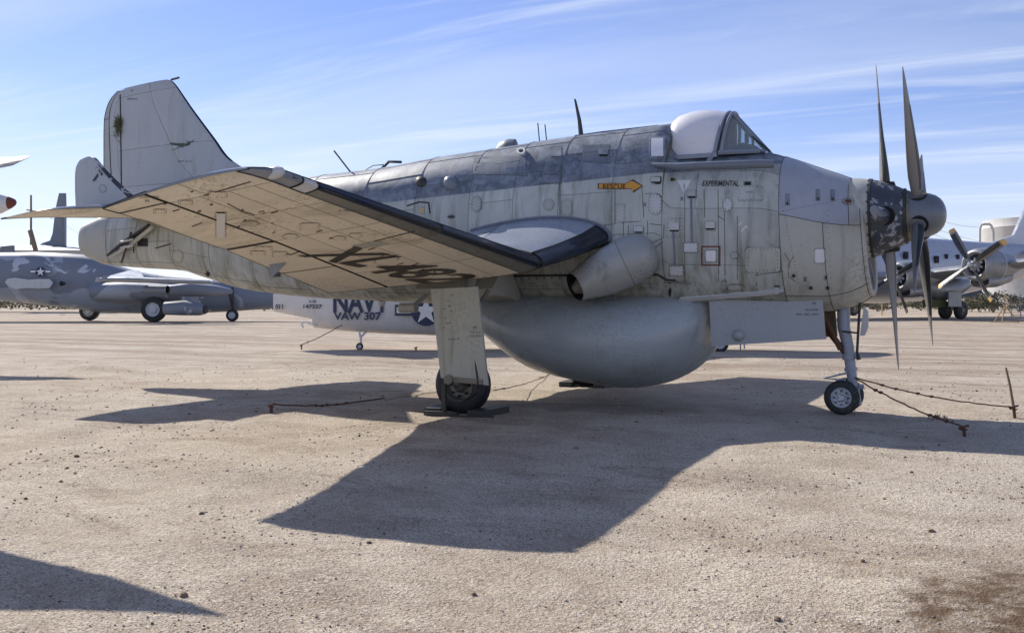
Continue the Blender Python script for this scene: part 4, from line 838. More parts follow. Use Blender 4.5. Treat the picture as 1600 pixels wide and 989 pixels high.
# small frames, ribs and doubler strips riveted over the skin
K = MB()
for pts in ([(1003, 290), (1006, 340)], [(961, 285), (961, 350), (944, 352)], [(1038, 335), (1037, 372)], [(1012, 345), (1012, 368)], [(982, 352), (982, 373)], [(1132, 330), (1133, 440)], [(1122, 296), (1123, 440)], [(1121, 337), (1132, 344)], [(1016, 350), (1034, 352)],
            [(875, 262), (875, 345)], [(1185, 395), (1180, 478)], [(1225, 395), (1232, 405), (1234, 418)], [(1180, 430), (1225, 424)], [(1240, 400), (1232, 415), (1232, 432), (1243, 440)], [(1000, 388), (1036, 372)], [(1034, 372), (1034, 470)], [(1020, 390), (1036, 378)], [(984, 455), (986, 466)],
            [(1100, 296), (1101, 340)], [(1070, 298), (1070, 440)], [(1152, 338), (1152, 436)], [(945, 350), (946, 362)], [(971, 348), (999, 346)], [(974, 346), (974, 372)], [(902, 225), (903, 262)], [(963, 205), (963, 252)], [(835, 229), (826, 262)], [(879, 222), (877, 258)]): stroke_on(BF, pts, 1.1, .0025, 0, K)
K.build('skin_joint_lines', 'seam_soft', G, kind='stuff')
K = MB()
for a, b, c, d, n in ((1046, 265, 1205, 266, 44), (948, 262, 1040, 270, 22), (780, 268, 700, 278, 14), (1113, 283, 1160, 277, 8), (1008, 292, 1008, 292, 1), (960, 262, 960, 262, 1), (875, 262, 875, 350, 24), (1216, 290, 1262, 510, 40), (1224, 330, 1336, 308, 26), (739, 272, 740, 235, 9), (905, 205, 905, 262, 12), (877, 347, 930, 349, 26), (930, 349, 952, 362, 12), (1160, 470, 1260, 462, 14), (1062, 464, 1118, 459, 8), (1292, 320, 1300, 470, 18), (640, 300, 560, 292, 12), (500, 440, 640, 458, 24), (420, 420, 500, 440, 10), (1050, 246, 1112, 245, 22), (1010, 205, 1010, 250, 8), (300, 425, 480, 452, 24)):
    for k in range(n):
        f = k/max(n-1, 1); px, py = a+(c-a)*f+random.uniform(-.3, .3), b+(d-b)*f; o_, dr = ray(px, py); h_ = BF.ray_cast(o_, dr)
        if h_[0] is None: continue
        nn = h_[1] if h_[1].dot(dr) < 0 else -h_[1]; u_ = nn.orthogonal().normalized()*.006; w_ = nn.cross(u_); c_ = h_[0]+nn*.004; K.add([c_+u_, c_+w_, c_-u_, c_-w_], [(0, 1, 2, 3)], 0, False)
K.build('skin_fasteners', 'seam', G, kind='stuff')
# exhaust soot plate edge and wing root fillet strip
K = MB(); K.tube([S_ + Vector((0, -.03, 0)) for S_ in [Vector((SW(u_, .86).x, SW(u_, .86).y, SW(u_, .86).z)) for u_ in [.40+.36*k/20 for k in range(21)]]], .022, 6); K.build('wing_root_strip', 'slate', G)
# lettering
text_on(BF, 'EXPERIMENTAL', 1125.5, 287, 57, 8.5, 'lettering', 'ink', G, h=.007, bold=.015, shear=.25)
arrow = [(-1, -.42), (.55, -.42), (.55, -1), (1, 0), (.55, 1), (.55, .42), (-1, .42)]
def ring_poly(bvh, poly, cx, cy, w_, h_, name, mat, parent, hh=.003, **tg):
    fr = frame_at(bvh, cx, cy, w_, h_); c, n, ex, ey = fr; K = MB(); pts = []
    for (a, b), (c2, d2) in zip(poly, poly[1:]+poly[:1]):
        m = max(1, int(math.hypot((c2-a)*ex.length, (d2-b)*ey.length)/.08))
        for q in range(m): pts.append((a+(c2-a)*q/m, b+(d2-b)*q/m))
    top = [onto(bvh, c+ex*a+ey*b, n, hh) for a, b in pts]; bm = bmesh.new(); vs = [bm.verts.new(p) for p in top]; bm.faces.new(vs); bmesh.ops.triangulate(bm, faces=bm.faces); bm.verts.index_update()
    K.add([v.co for v in bm.verts], [[v.index for v in f.verts] for f in bm.faces], 0, False); bm.free(); return K.build(name, mat, parent, **tg)
ring_poly(BF, [(x*1.02+(.005), y*1.12) for x, y in arrow], 969, 291, 70, 19, 'arrow_border', 'ink', G, .002)
ring_poly(BF, arrow, 969, 291, 67, 16.5, 'rescue_arrow', 'orange', G, .0035, label='orange rescue arrow with dark edge pointing to the canopy')
text_on(BF, 'RESCUE', 960, 292.3, 35, 8, 'lettering', 'brick', G, h=.011, bold=.015, spacing=1.1)
ring_poly(BF, [(-1, 1), (1, 1), (0, -1)], 1069, 292, 22, 21, 'white_triangle', 'white', G, .003)
for cx, cy, s_ in ((1007.5, 320, 6.5), (1065.5, 311, 6.5)): text_on(BF, 'X', cx, cy, s_, s_, 'lettering', 'ink', G, h=.007)
text_on(BF, 'N', 964.5, 396, 5, 4.5, 'lettering', 'ink', G, h=.0) if False else None
for tx, cx, cy, w_ in (('LIFT HANDLE', 1013, 443, 18), ('PULL DOWN TO RELEASE', 1012, 448.5, 24), ('PUSH HARDER', 1063, 439.5, 20), ('TO RELEASE SAFETY', 1069, 442.5, 24), ('NO STEP', 1013, 303, 10), ('OIL LEVEL', 1172, 301, 12), ('DANGER', 830, 442, 10), ('KEEP CLEAR OF JET', 838, 447, 26), ('STENCIL 28 V', 861, 273, 20)): text_on(BF, tx, cx, cy, w_, 2.0, 'stencil', 'ink', G, h=.013 if cx in (1172, 861) else .006)
for sg in (-1, 1): pass
# pale scribble marks and the warning light recess
K = MB()
for pts in ([(1155, 352), (1159, 347)], [(1158, 362), (1166, 353)], [(1166, 353), (1168, 357)]): stroke_on(BF, pts, 1.8, .003, 0, K)
K.build('chalk_marks', 'white', G)
# rear fuselage openings
plate(BF, 223, 379, 16, 12, 'vent_mouth', 'black', G, 'rect', h=.004, fast=False)
for pts in ([(243, 388), (268, 381)], [(209, 365), (209, 395)]): stroke_on(BF, pts, 1.8, .004).build('skin_joint', 'seam', G)
plate(BF, 432, 429, 12, 6, 'vent_mouth', 'dark', G, 'rr', h=.006, fast=False)
# entry door aft of the wing with a bent grab rail
stroke_on(BF, [(636, 322), (655, 316), (670, 317), (672, 334)], 2.0, .006).build('door_outline', 'seam', G); plate(BF, 660, 329, 6, 9, 'yellow_label', 'tip', G, 'rect', h=.004, fast=False); plate(BF, 705, 339, 11, 5, 'handhold', 'dark', G, 'ell', h=.004, fast=False)
K = MB(); K.tube([(-9.25, -.74, 1.62), (-9.0, -.76, 1.60)], .008, 5)
for (px, py) in ((324, 425), (322, 428)): K.tube([atY(px, py, -.62), atY(px+3, py+3, -.68)], .02, 5)
K.build('drain_pipe', 'dark', G)
# faint squadron badge: long-necked bird with a trailing tail
bird = [(-1, .25), (-.75, .42), (-.25, .30), (.1, .32), (.38, .2), (.45, .42), (.62, .55), (.30, .85), (.2, .95), (.55, .72), (.72, .58), (.9, .72), (1, 1), (.98, .72), (.95, .55), (.74, .40), (.72, .1), (.55, -.18), (.30, -.18), (.12, -.42), (-.05, -.38), (-.5, -.78), (-.98, -1), (-.5, -.66), (-.1, -.28), (-.35, -.12), (-.7, 0)]
ring_poly(BN, bird, 283, 227, 39, 18, 'bird_badge', 'grn', FI, .004)
text_on(BN, 'UWAG/1415', 206.5, 155, 16, 3, 'stencil', 'ink', FI, h=.003); text_on(BN, 'NOMW  102  TM', 288.5, 252.5, 22, 2.2, 'stencil', 'ink', FI, h=.003); text_on(BN, 'M', 206, 142, 3, 3, 'stencil', 'ink', FI, h=.003)
stroke_on(BN, [(195, 135), (208, 132.5)], 1.8, .004).build('trim_slot', 'black', FI); stroke_on(BN, [(188, 148), (190, 300)], 1.6, .005).build('hinge_gap', 'seam', FI)

# ---- underside of the starboard wing: serial, inspection covers, seams, tabs
def wpt(x, y): 
    r = BW.ray_cast(Vector((x, y, -1)), Vector((0, 0, 1))); return r[0], (r[1] if r[1].z < 0 else -r[1])
def wing_text(s, x0, y0, x1, y1, hgt, **k):
    """baseline from (x0,y0) outboard to (x1,y1) inboard, letter tops forward"""
    mx_, my_ = (x0+x1)/2, (y0+y1)/2; c, n = wpt(mx_+hgt/2, my_); ex = Vector((x1-x0, y1-y0, -(y1-y0)*.18))/2; ey = Vector((hgt/2, 0, .06*hgt)); text_on(BW, s, 0, 0, 0, 0, 'serial_letters', k.get('mat', 'inkwing'), WG, h=.009, bold=.018, origin=(c, n, ex, ey))
wing_text('XL', -6.76, -4.08, -6.50, -3.30, .74); wing_text('482', -6.60, -3.22, -6.30, -2.22, .86)
text_c = [(345, 350, 14, 38)]
fr = frame_at(BW, 345, 352, 13, 36)
plate(BW, 345, 352, 13, 38, 'white_tape', 'white', WG, 'rect', h=.012, fast=False)
for (cx, cy, ww, hh, sh) in ((391, 349, 26, 8, 'ell'), (454, 369, 24, 8, 'ell'), (484, 354, 28, 11, 'rr'), (412, 388, 24, 6, 'rect'), (403, 395, 20, 6, 'rect'), (437, 397, 20, 8, 'rect'), (575, 408, 22, 6, 'ell'), (605, 401, 18, 5, 'ell'), (340, 304, 26, 8, 'rect'), (290, 316, 18, 6, 'rect'), (612, 402, 18, 6, 'rect'), (690, 424, 20, 5, 'ell'), (640, 430, 22, 6, 'ell'), (530, 372, 20, 7, 'ell'), (556, 367, 16, 5, 'rect'), (250, 330, 16, 6, 'rect')):
    plate(BW, cx, cy, ww, hh, 'inspection_cover', 'under', WG, sh, h=.005)
ring_poly(BW, [(-1, -.9), (-.3, -.75), (1, .2), (.3, .9), (-1, -.2)], 580, 382, 60, 16, 'grey_repaint_patch', 'stone', WG, .002)
K = MB()
for pts in ([(318, 306), (392, 284)], [(355, 318), (378, 330), (398, 336)], [(585, 377), (648, 361)], [(430, 393), (455, 398), (470, 392)], [(300, 354), (316, 348)]): stroke_on(BW, pts, 1.3, .003, 0, K)
K.build('wing_seams', 'seam', WG, kind='stuff')
K = MB()
for _ in range(26):
    px, py = random.uniform(250, 700), 0; py = 300+(px-250)*.28+random.uniform(-18, 28); L = random.uniform(3, 12); stroke_on(BW, [(px, py), (px+L, py-L*.3)], random.uniform(1.2, 2.8), .002, 0, K)
K.build('oil_streaks', 'rust', WG, kind='stuff')
K = MB(); p, n = wpt(-7.15, -3.9); K.prism([p+Vector((-.14, 0, 0)), p+Vector((.1, 0, 0)), p+Vector((-.10, 0, -.16))], (0, .012, 0), 1); K.build('flap_horn', 'frame', WG)
text_on(BW, 'LOWER 2802', 233, 308, 30, 4, 'stencil', 'ink', WG); text_on(BW, 'M', 230, 314, 6, 4, 'stencil', 'ink', WG); text_on(BW, 'FE 19D8-4A1', 541, 329, 24, 3, 'stencil', 'ink', WG)
K = MB(); c = Vector((-5.36, -6.0, 2.46)); K.lathe(c+Vector((-.12, 0, 0)), (.98, -.12, .05), [(-.1, .055), (.02, .055), (.06, .05), (.10, .035), (.12, .0)], 16, 0); K.build('navigation_lamp', 'glass' if False else 'stone_clean', WG)
# flap bracket and pipe below the belly just aft of the gear leg
K = MB(); p0 = atY(626, 481, -1.6); K.tube([p0, p0+Vector((.24, 0, 0))], .065, 14, 0); K.tube([p0+Vector((.2, 0, .03)), p0+Vector((.24, .3, .18))], .03, 8); K.build('belly_pipe', 'stone', G)
K = MB(); p0 = atY(596, 478, -1.5); K.lathe(p0+Vector((0, 0, .06)), (0, 0, -1), [(0, .055), (.04, .05), (.065, .03), (.07, 0)], 12); K.build('belly_lamp', 'stone_clean', G)
for s in (-1, 1):
    K = MB(); K.loft([[Vector((x, s*y, z)) for y, z in ((.5, 1.33), (1.0, 1.42), (1.35, 1.44), (1.45, 1.52), (1.0, 1.9))] for x in (-6.9, -5.75)], 0, cap0=True, cap1=True, smooth=False); K.build('gear_bay_fairing', 'stone', G)

# ================================================================ tie-down stakes and wires round the grey aircraft
def ground_pt(px, py): p = atG(px, py); p.z = float(gz(p.x, p.y)); return p
def stake(px, py, h, lean, label, head=True):
    p = ground_pt(px, py); K = MB(); t = p+Vector((lean, 0, h)); K.tube([p-Vector((0, 0, .1)), t], [.017, .02], 6)
    if head: K.tube([t+Vector((-.05, 0, -.02)), t+Vector((.05, 0, .015))], .012, 6); K.tube([t+Vector((0, 0, -.03))+Vector((math.cos(a)*.035, math.sin(a)*.035, 0)) for a in [k*PI/4 for k in range(9)]], .007, 5)
    K.build('tie_down_stake', 'rust', None, label=label, category='stake', group='iron tie down stakes'); return t
def wire(a, b, sag, label, r=.006, knots=5, mat='rust', nn=22, name='tie_down_wire'):
    K = MB(); pts = []
    for k in range(nn+1):
        t = k/nn; p = a.lerp(b, t); p.z -= sag*4*t*(1-t); p += Vector((random.uniform(-1, 1), random.uniform(-1, 1), random.uniform(-1, 1)))*.006; p.z = max(p.z, float(gz(p.x, p.y))+.008); pts.append(p)
    K.tube(pts, r, 5)
    for k in range(knots): q = pts[int(nn*random.uniform(.15, .95))]; K.tube([q+Vector((-.03, 0, .005)), q, q+Vector((.025, 0, .01))], [r*.7, r*2.3, r*.7], 5)
    K.build(name, mat, None, label=label, category='wire')
TA = Vector((-1.53, -.09, .45))
t1 = stake(1509, 680, .10, -.02, 'short rusty stake in the shadow edge right of the nose wheel'); t2 = stake(1587, 658, .13, -.02, 'rusty stake at the right edge beside the leaning wooden stick')
wire(TA, t1, .05, 'rusty wire from the nose strut down to the nearer stake', .009); wire(TA, t2, .06, 'rusty wire from the nose strut to the stake at the right edge', .008)
K = MB(); K.tube([t2+Vector((0, 0, -.02)), t2+Vector((-.04, .02, .25)), t2+Vector((-.08, .03, .44))], [.018, .015, .012], 5); K.build('wooden_stick', 'wood', None, label='grey weathered stick standing up from the stake at the right edge', category='stick')
t3 = stake(423, 648, .10, .01, 'rusty stake in the tail shadow left of the near main wheel'); wire(t3, atG(600, 622), .05, 'rusty wire on the ground from the left stake through the shadow', .009); wire(atG(600, 625), Vector((-6.0, -1.9, .28)), .0, 'thin wire rising to the hub of the near main wheel', .004, 0)
wire(Vector((-5.5, -1.9, .28)), atG(860, 584), .04, 'thin wire running right from the near main wheel behind the radome', .006, 3)
K = MB()
for k in range(40): p = ground_pt(1467+random.gauss(0, 7), 656+random.gauss(0, 2.5)); K.tube([p, p+Vector((random.gauss(0, .03), random.gauss(0, .03), random.uniform(.01, .05)))], .004, 4)
K.build('dead_grass', 'wood', None, label='small tuft of dry brown grass under the wire by the stake', category='grass', kind='stuff')

# ================================================================ things farther off; each is built in its own frame turned square to its place
def place(name, px, d, label, cat, rz=0.0):
    p = atD(px, HZ, d); p.z = 0; r = root(name, p, label, cat, rz=PSI+rz, local=True)
    R3 = Matrix.Rotation(-(PSI+rz), 3, 'Z')
    def L(qx, qy, y=0.0):   # photo column/row at a depth y beyond the thing's base -> the thing's own frame
        q = atD(qx, qy, d+y); q = R3 @ (q-p); return q
    return r, L
def ell(c, ry, rz_, n=20, ax='x', e=2.0):
    r = []
    for k in range(n):
        a = 2*PI*k/n; u, v_ = math.copysign(abs(math.cos(a))**(2/e), math.cos(a)), math.copysign(abs(math.sin(a))**(2/e), math.sin(a))
        r.append(c+(Vector((0, u*ry, v_*rz_)) if ax == 'x' else Vector((u*ry, 0, v_*rz_))))
    return r
def body(L, tab, wr=.5, n=22, y=0.0, e=2.2):
    """tab rows: column, top row, bottom row [, half width]"""
    R_ = []
    for r in tab:
        a, b = L(r[0], r[1], y), L(r[0], r[2], y); c = (a+b)/2; h = abs(a.z-b.z)/2; R_.append(ell(c, r[3] if len(r) > 3 else h*wr*2, h, n, e=e))
    return R_
def star(parent, c, r, nrm, name='star_insignia'):
    """star on a blue disc with white side bars"""
    nrm = Vector(nrm).normalized(); ux = Vector((0, 0, 1)).cross(nrm).normalized(); uz = nrm.cross(ux)
    P2 = lambda x, y, h: c+ux*x*r+uz*y*r+nrm*h
    K = MB(); K.add([P2(math.cos(2*PI*k/28), math.sin(2*PI*k/28), .02) for k in range(28)], [tuple(range(28))], 0, False); K.add([P2(x, y, .015) for x, y in ((-2.1, -.32), (2.1, -.32), (2.1, .42), (-2.1, .42))], [(0, 1, 2, 3)], 0, False)
    for sg in (-1, 1): K.add([P2(x*sg, y, .03) for x, y in ((1.0, -.15), (1.98, -.15), (1.98, .26), (.96, .26))], [(0, 1, 2, 3)], 1, False)
    st = [P2(math.sin(k*PI/5)*(.95 if k % 2 == 0 else .37), math.cos(k*PI/5)*(.95 if k % 2 == 0 else .37), .035) for k in range(10)]; K.add(st+[P2(0, 0, .035)], [(k, (k+1) % 10, 10) for k in range(10)], 1, False)
    o = K.build(name, ['navy', 'white'], parent); return o
def gwheel(par, c, r, wd, mt='rim', ax=(0, 1, 0)):
    K = MB(); K.lathe(c, ax, [(-wd/2, r*.55), (-wd/2, r*.8), (-wd*.35, r*.96), (0, r), (wd*.35, r*.96), (wd/2, r*.8), (wd/2, r*.55)], 32, 0); W_ = K.build('wheel', 'rubber', par)
    K = MB()
    for sg in (-1, 1): K.lathe(c, Vector(ax)*sg, [(wd*.40, r*.60), (wd*.5, r*.57), (wd*.42, r*.5), (wd*.25, r*.45), (wd*.25, r*.30), (wd*.5, r*.25), (wd*.52, 0)], 24, 0)
    K.build('rim', mt, W_)

# ---- camouflaged jet behind the tail
J, L = place('camouflaged_jet', 240, 60, 'blue grey camouflaged jet with star insignia and two fat main wheels behind the tail', 'aircraft')
K = MB(); K.loft(body(L, [(-330, 430, 436, .2), (-220, 405, 450), (-60, 396, 468), (0, 395, 470), (60, 394, 476), (100, 396, 481), (130, 398, 484), (150, 402, 487), (175, 412, 489), (215, 424, 490), (260, 432, 490), (310, 436, 489), (360, 440, 487), (400, 446, 484), (440, 454, 481), (475, 462, 476), (490, 467, 471)], .40, 28), 0, cap0=True, cap1=True); K.build('fuselage', 'camo', J)
K = MB(); a = L(163, 434, -3.5); b = L(205, 424, -1.2); c_ = L(330, 431, -1.2); K.prism([L(150, 436, -5.2), L(163, 433, -5.2), L(200, 423, -2.6), L(218, 423, -2.0), L(225, 433, -4.2), L(335, 438, -4.6), L(330, 440, -5.2)], (0, 0, -1), .15); W_ = K.build('wing', 'strut', J)
K = MB(); K.tube([L(157, 437, -5.3), L(200, 437, -5.35), L(328, 441, -5.3)], [.12, .14, .10], 8); K.build('wing_edge_rail', 'silver_dk', W_)
K = MB(); K.prism([L(150, 434, -5.3), L(166, 431, -5.3), L(164, 440, -5.3), L(148, 441, -5.3)], (0, 1, 0), .5); K.build('wing_tip', 'strut', W_)
K = MB(); K.loft(body(L, [(148, 442, 470, .8), (200, 440, 472, .9), (260, 444, 472, .8), (285, 447, 469, .6)], .5, 20, -1.8), 0, cap0=True, cap1=True); K.build('intake_nacelle', 'camo', J)
K = MB(); K.loft(body(L, [(228, 446, 458, .35), (262, 446, 459, .35)], .5, 16, -4.4), 0, cap0=True); K.loft(body(L, [(262, 446, 459, .35), (261, 447.5, 457.5, .30), (255, 448, 457, .26)], .5, 16, -4.4), 1, cap1=True); K.build('engine_pod', ['camo', 'black'], J)
K = MB(); K.loft(body(L, [(258, 472, 492, .45), (290, 469, 493, .55), (312, 474, 493, .5), (320, 476, 491, .42)], .5, 18, -4.2), 0, cap0=True); K.loft(body(L, [(320, 476, 491, .42), (323, 478, 489.5, .34), (324, 481, 487, .2)], .5, 18, -4.2), 1, cap1=True); K.build('store_pod', ['camo', 'dark'], J)
K = MB(); K.loft(body(L, [(262, 446, 462, .4), (300, 441, 464, .5), (340, 446, 464, .4), (362, 452, 459, .2)], .5, 16, -3), 0, cap0=True, cap1=True); K.build('underwing_tank', 'camo', J)
for (qx, qy, r, yy_) in ((140, 484.5, .62, 1.5), (240.5, 482.5, .74, -2.6)):
    c = L(qx, qy, yy_); c.z = r; gwheel(J, c, r, .45); K = MB(); K.tube([c+Vector((0, .3, 0)), c+Vector((.1, .5, 1.0))], .11, 8); K.tube([c+Vector((0, .3, .1)), c+Vector((-.5, .5, .9))], .05, 6); K.build('gear_leg', 'white', J)
c = L(363, 488.5, -1.0); c.z = .38; gwheel(J, c, .38, .22); K = MB(); K.tube([c+Vector((.02, .15, 0)), c+Vector((-.05, .15, 1.7))], .07, 8); K.tube([c+Vector((.02, .15, .1)), c+Vector((-.25, .15, 1.4))], .04, 6); K.build('gear_leg', 'dark', J)
star(J, L(63.5, 425, -1.62), .30, (0, -1, .12))
K = MB(); K.tube([L(96, 443, -1.7), L(102, 443, -1.85)], [.16, .05], 8, 0); K.build('cannon_port', 'black', J)
o = J; o['label'] = 'blue grey camouflaged jet with star insignia and two fat main wheels behind the tail'
K = MB(); K.prism([L(8, 418+18, -1.7), L(83, 436, -1.7), L(80, 450, -1.7), L(8, 450, -1.7)], (0, -1, 0), .05) if False else None
# grey painted-out patch on its flank
K = MB(); pts = [(12, 446), (8, 441), (12, 436), (24, 434), (45, 437), (60, 436), (78, 436), (83, 442), (78, 450), (60, 451), (45, 450), (24, 452)]; K.prism([L(a, b, -1.66) for a, b in pts], (0, -1, 0), .03); K.build('painted_out_patch', 'stone_clean', J)

# ---- distant jet tail beyond it, with its wing
T2, L = place('distant_transport', 90, 105, 'far grey aircraft of which the upright tail fin shows over the camouflaged jet', 'aircraft')
K = MB(); K.loft([[L(a, r_, y) for a, r_, y in ((x0, yy, 0), ((x0+x1)/2, yy, -.25), (x1, yy, 0), ((x0+x1)/2, yy, .25))] for yy, x0, x1 in ((386, 58, 104), (380, 66, 104), (376, 78, 104), (365, 82, 104), (340, 85, 104), (320, 88, 104), (302, 92, 103.5))], 0, cap0=True, cap1=True, smooth=False); FN_ = K.build('tail_fin', 'slate', T2)
K = MB(); K.prism([L(100.5, 330, -.26), L(104, 330, -.26), L(104, 384, -.26), L(100.5, 384, -.26)], (0, -1, 0), .02); K.build('rudder', 'frame', FN_)
K = MB(); K.loft(body(L, [(-200, 380, 430, 2), (0, 384, 430, 2), (60, 383, 428, 2), (95, 384, 420, 1.4), (150, 392, 400, .4)], .5), 0, cap0=True, cap1=True); K.build('fuselage', 'camo', T2)
K = MB(); K.prism([L(0, 391, -8), L(20, 387, -2), L(135, 386, -2), L(137, 391, -8)], (0, 0, -1), .7); K.build('wing', 'stone', T2)
K = MB(); K.prism([L(0, 385, -9), L(20, 383.5, -9), L(20, 396, -9), L(0, 398, -9)], (0, 1, 0), .4); K.build('engine_cowl', 'slate', T2)

# ---- silver transport far right
TH = math.atan2(.513, .858)
S4, _L = place('silver_transport', 1288, 68.8, 'silver four engined transport parked on the right with yellow tipped propellers', 'aircraft', rz=TH)
S4P = atD(1288, HZ, 68.8); S4P.z = 0; RW = Matrix.Rotation(PSI+TH, 3, 'Z')      # own frame: +x aft, -y along the near wing
def on_y(px, py, y):      # picture column/row -> point on the vertical plane at that y of the aircraft's frame
    o_, d_ = ray(px, py); n_ = RW @ Vector((0, 1, 0)); t_ = ((S4P+n_*y-o_).dot(n_))/d_.dot(n_); return RW.transposed() @ (o_+d_*t_-S4P)
FR = [(-9.5, 0, 3.0, .15, .2), (-9.2, 0, 3.1, .8, .9), (-8, 0, 3.3, 1.4, 1.7), (-6, 0, 3.45, 1.65, 2.2), (-3, 0, 3.5, 1.72, 2.45), (6, 0, 3.5, 1.72, 2.47), (12, 0, 3.6, 1.70, 2.35), (17, 0, 3.9, 1.35, 1.95), (24, 0, 4.5, .9, 1.3), (29, 0, 5.0, .25, .6)]
K = MB(); K.loft([ell(Vector((x, y, z)), a, b, 40) for x, y, z, a, b in FR], 0, cap0=True, cap1=True); FS = K.build('fuselage', 'silver', S4)
for qx, qy in ((1415.5, 399), (1463.5, 405.5)): K = MB(); c = on_y(qx, qy, -1.71); K.box(c, (.42, .12, .52)); K.build('cabin_window', 'black', FS)
for k in range(7): K = MB(); K.box((11.2+k*1.4, -1.62+.03*k, 4.5), (.26, .12, .34)); K.build('cabin_window', 'black', FS)
K = MB(); K.prism([Vector((18.5, -.12, 5.7)), Vector((22, -.12, 6.5)), Vector((25, -.12, 10.5)), Vector((28.5, -.12, 10.5)), Vector((29, -.12, 5.2))], (0, 1, 0), .24); K.build('tail_fin', 'silver', S4)
K = MB(); K.prism([Vector((20.5, -8, 5.1)), Vector((22, -.5, 5.0)), Vector((25, -.5, 5.0)), Vector((24, -8, 5.1))], (0, 0, 1), .2); K.build('tailplane', 'silver', S4)
def wsec(q, ch, th, n=22):
    r = []
    for k in range(n):
        u = k/n; x = (1+math.cos(2*PI*u))/2; h = yt(x, th)*ch; r.append(q+Vector((x*ch, 0, h if u > .5 else -h)))
    return r
K = MB(); K.loft([wsec(Vector((1.6, -1.2, 2.75)), 5.2, .16), wsec(Vector((1.7, -6, 2.95)), 4.8, .15), wsec(Vector((1.9, -11.4, 3.4)), 4.0, .14), wsec(Vector((2.4, -20, 4.2)), 2.6, .12)], 0, cap0=True, cap1=True); WGS = K.build('wing', 'silver_dk', S4)
def engine(c, r, rot, prm):
    c = Vector(c); ax = Vector((1, 0, 0)); K = MB()
    K.lathe(c, ax, [(.30, r*.62), (.06, r*.68), (-.05, r*.80), (.0, r*.90), (.25, r*1.0), (.9, r*1.06), (1.6, r*1.04)], 36, 0)
    K.lathe(c, ax, [(1.61, r*1.0), (2.6, r*.86), (3.6, r*.55), (4.8, r*.15)], 36, 0); E_ = K.build('engine_nacelle', 'silver_dk', WGS)
    K = MB(); K.lathe(c, ax, [(1.585, r*1.045), (1.60, r*1.075), (1.66, r*1.06), (1.67, r*1.0)], 36, 0); K.build('cowl_flap_ring', 'silver', E_)
    K = MB(); K.lathe(c, ax, [(.28, r*.70), (.29, 0)], 24, 0); K.build('engine_mouth', 'black', E_)
    K = MB(); K.lathe(c, ax, [(-.62, 0), (-.58, .12), (-.45, .17), (-.28, .14), (-.2, .22), (.1, .24), (.26, .26)], 16, 0)
    for k in range(9): a = 2*PI*k/9; K.tube([c+ax*.28, c+ax*.08+Vector((0, math.cos(a), math.sin(a)))*r*.45], .07, 6)
    K.build('engine_hub', 'silver', E_)
    s1 = c+Vector((.5, 0, -r*1.02)); K = MB(); K.loft([ell(s1, r*.62, r*.28, 20, e=2.6), ell(s1+Vector((.12, 0, 0)), r*.74, r*.37, 20, e=2.6), ell(s1+Vector((1.2, 0, .1)), r*.76, r*.46, 20, e=2.4), ell(s1+Vector((2.8, 0, .3)), r*.4, r*.35, 20)], 0, cap1=True); K.build('oil_cooler_scoop', 'silver_dk', E_)
    K = MB(); K.add(ell(s1+Vector((.0, 0, 0)), r*.60, r*.26, 20, e=2.6), [tuple(range(20))], 0, False); K.build('scoop_mouth', 'black', E_)
    for k in range(4):
        a = rot+PI/2*k; d = Vector((0, math.cos(a), math.sin(a))); tg = Vector((0, -math.sin(a), math.cos(a))); ch = (tg*.86+Vector((.5, 0, 0))).normalized(); nm = d.cross(ch); pc = c-ax*.36; rg = []; RR = ((.12, .08, .08), (.45, .12, .06), (.9, .20, .04), (1.5, .225, .03), (prm*.86, .215, .02), (prm*.9, .21, .02), (prm*.985, .19, .015), (prm, .14, .01))
        for t, hw, th in RR: rg.append([pc+d*t+ch*hw*math.cos(q*PI/5)+nm*th*math.sin(q*PI/5) for q in range(10)])
        K = MB(); K.loft(rg[:6], 0, cap0=True); PB = K.build('propeller_blade', 'blade', E_); K = MB(); K.loft(rg[5:], 0, cap1=True); K.build('blade_tip', 'tip', PB)
        K = MB(); K.loft([[p-nm*.012+(p-(pc+d*t_))*.05 for p in (g[5:9])] for g, (t_, _a, _b) in zip(rg[1:5], RR[1:5])], 0, closed=False); K.build('blade_boot', 'bladedark', PB)
engine((0, -11.45, 3.40), .98, math.radians(-31), 2.55); engine((0, -6.0, 2.80), .98, math.radians(-24), 2.55)
K = MB(); K.loft([ell(Vector((x, -6.0, z)), a, b, 20) for x, z, a, b in ((2.2, 2.2, .5, .5), (3.5, 1.95, .85, .75), (5.5, 2.0, .8, .7), (7.6, 2.5, .3, .3))], 0, cap0=True, cap1=True); K.build('gear_nacelle', 'silver_dk', WGS)
c = on_y(1492, 468, -7.1); K = MB(); K.box((c.x, -7.1, c.z), (1.35, .06, .95)); K.build('gear_door', 'silver_dk', S4); K = MB(); K.box(on_y(1460, 474, -6.4), (1.6, .6, .5)); K.build('gear_bay', 'nest', S4)
for qx, yy_ in ((1477, -5.9), (1501, -6.7)): c = on_y(qx, 488, yy_); c.z = .60; gwheel(S4, c, .60, .42, 'rimdark')
K = MB(); K.tube([c+Vector((-.3, .4, 0)), c+Vector((-.3, .4, 1.5))], .12, 8); K.build('gear_leg', 'silver_dk', S4)
for yy_ in (5.4, 6.3): c = on_y(1333, 488, yy_); c.z = .60; gwheel(S4, c, .60, .4, 'rimdark')
K = MB(); K.tube([c+Vector((0, -.4, 0)), c+Vector((0, -.4, 1.8))], .12, 8); K.build('gear_leg', 'silver_dk', S4)
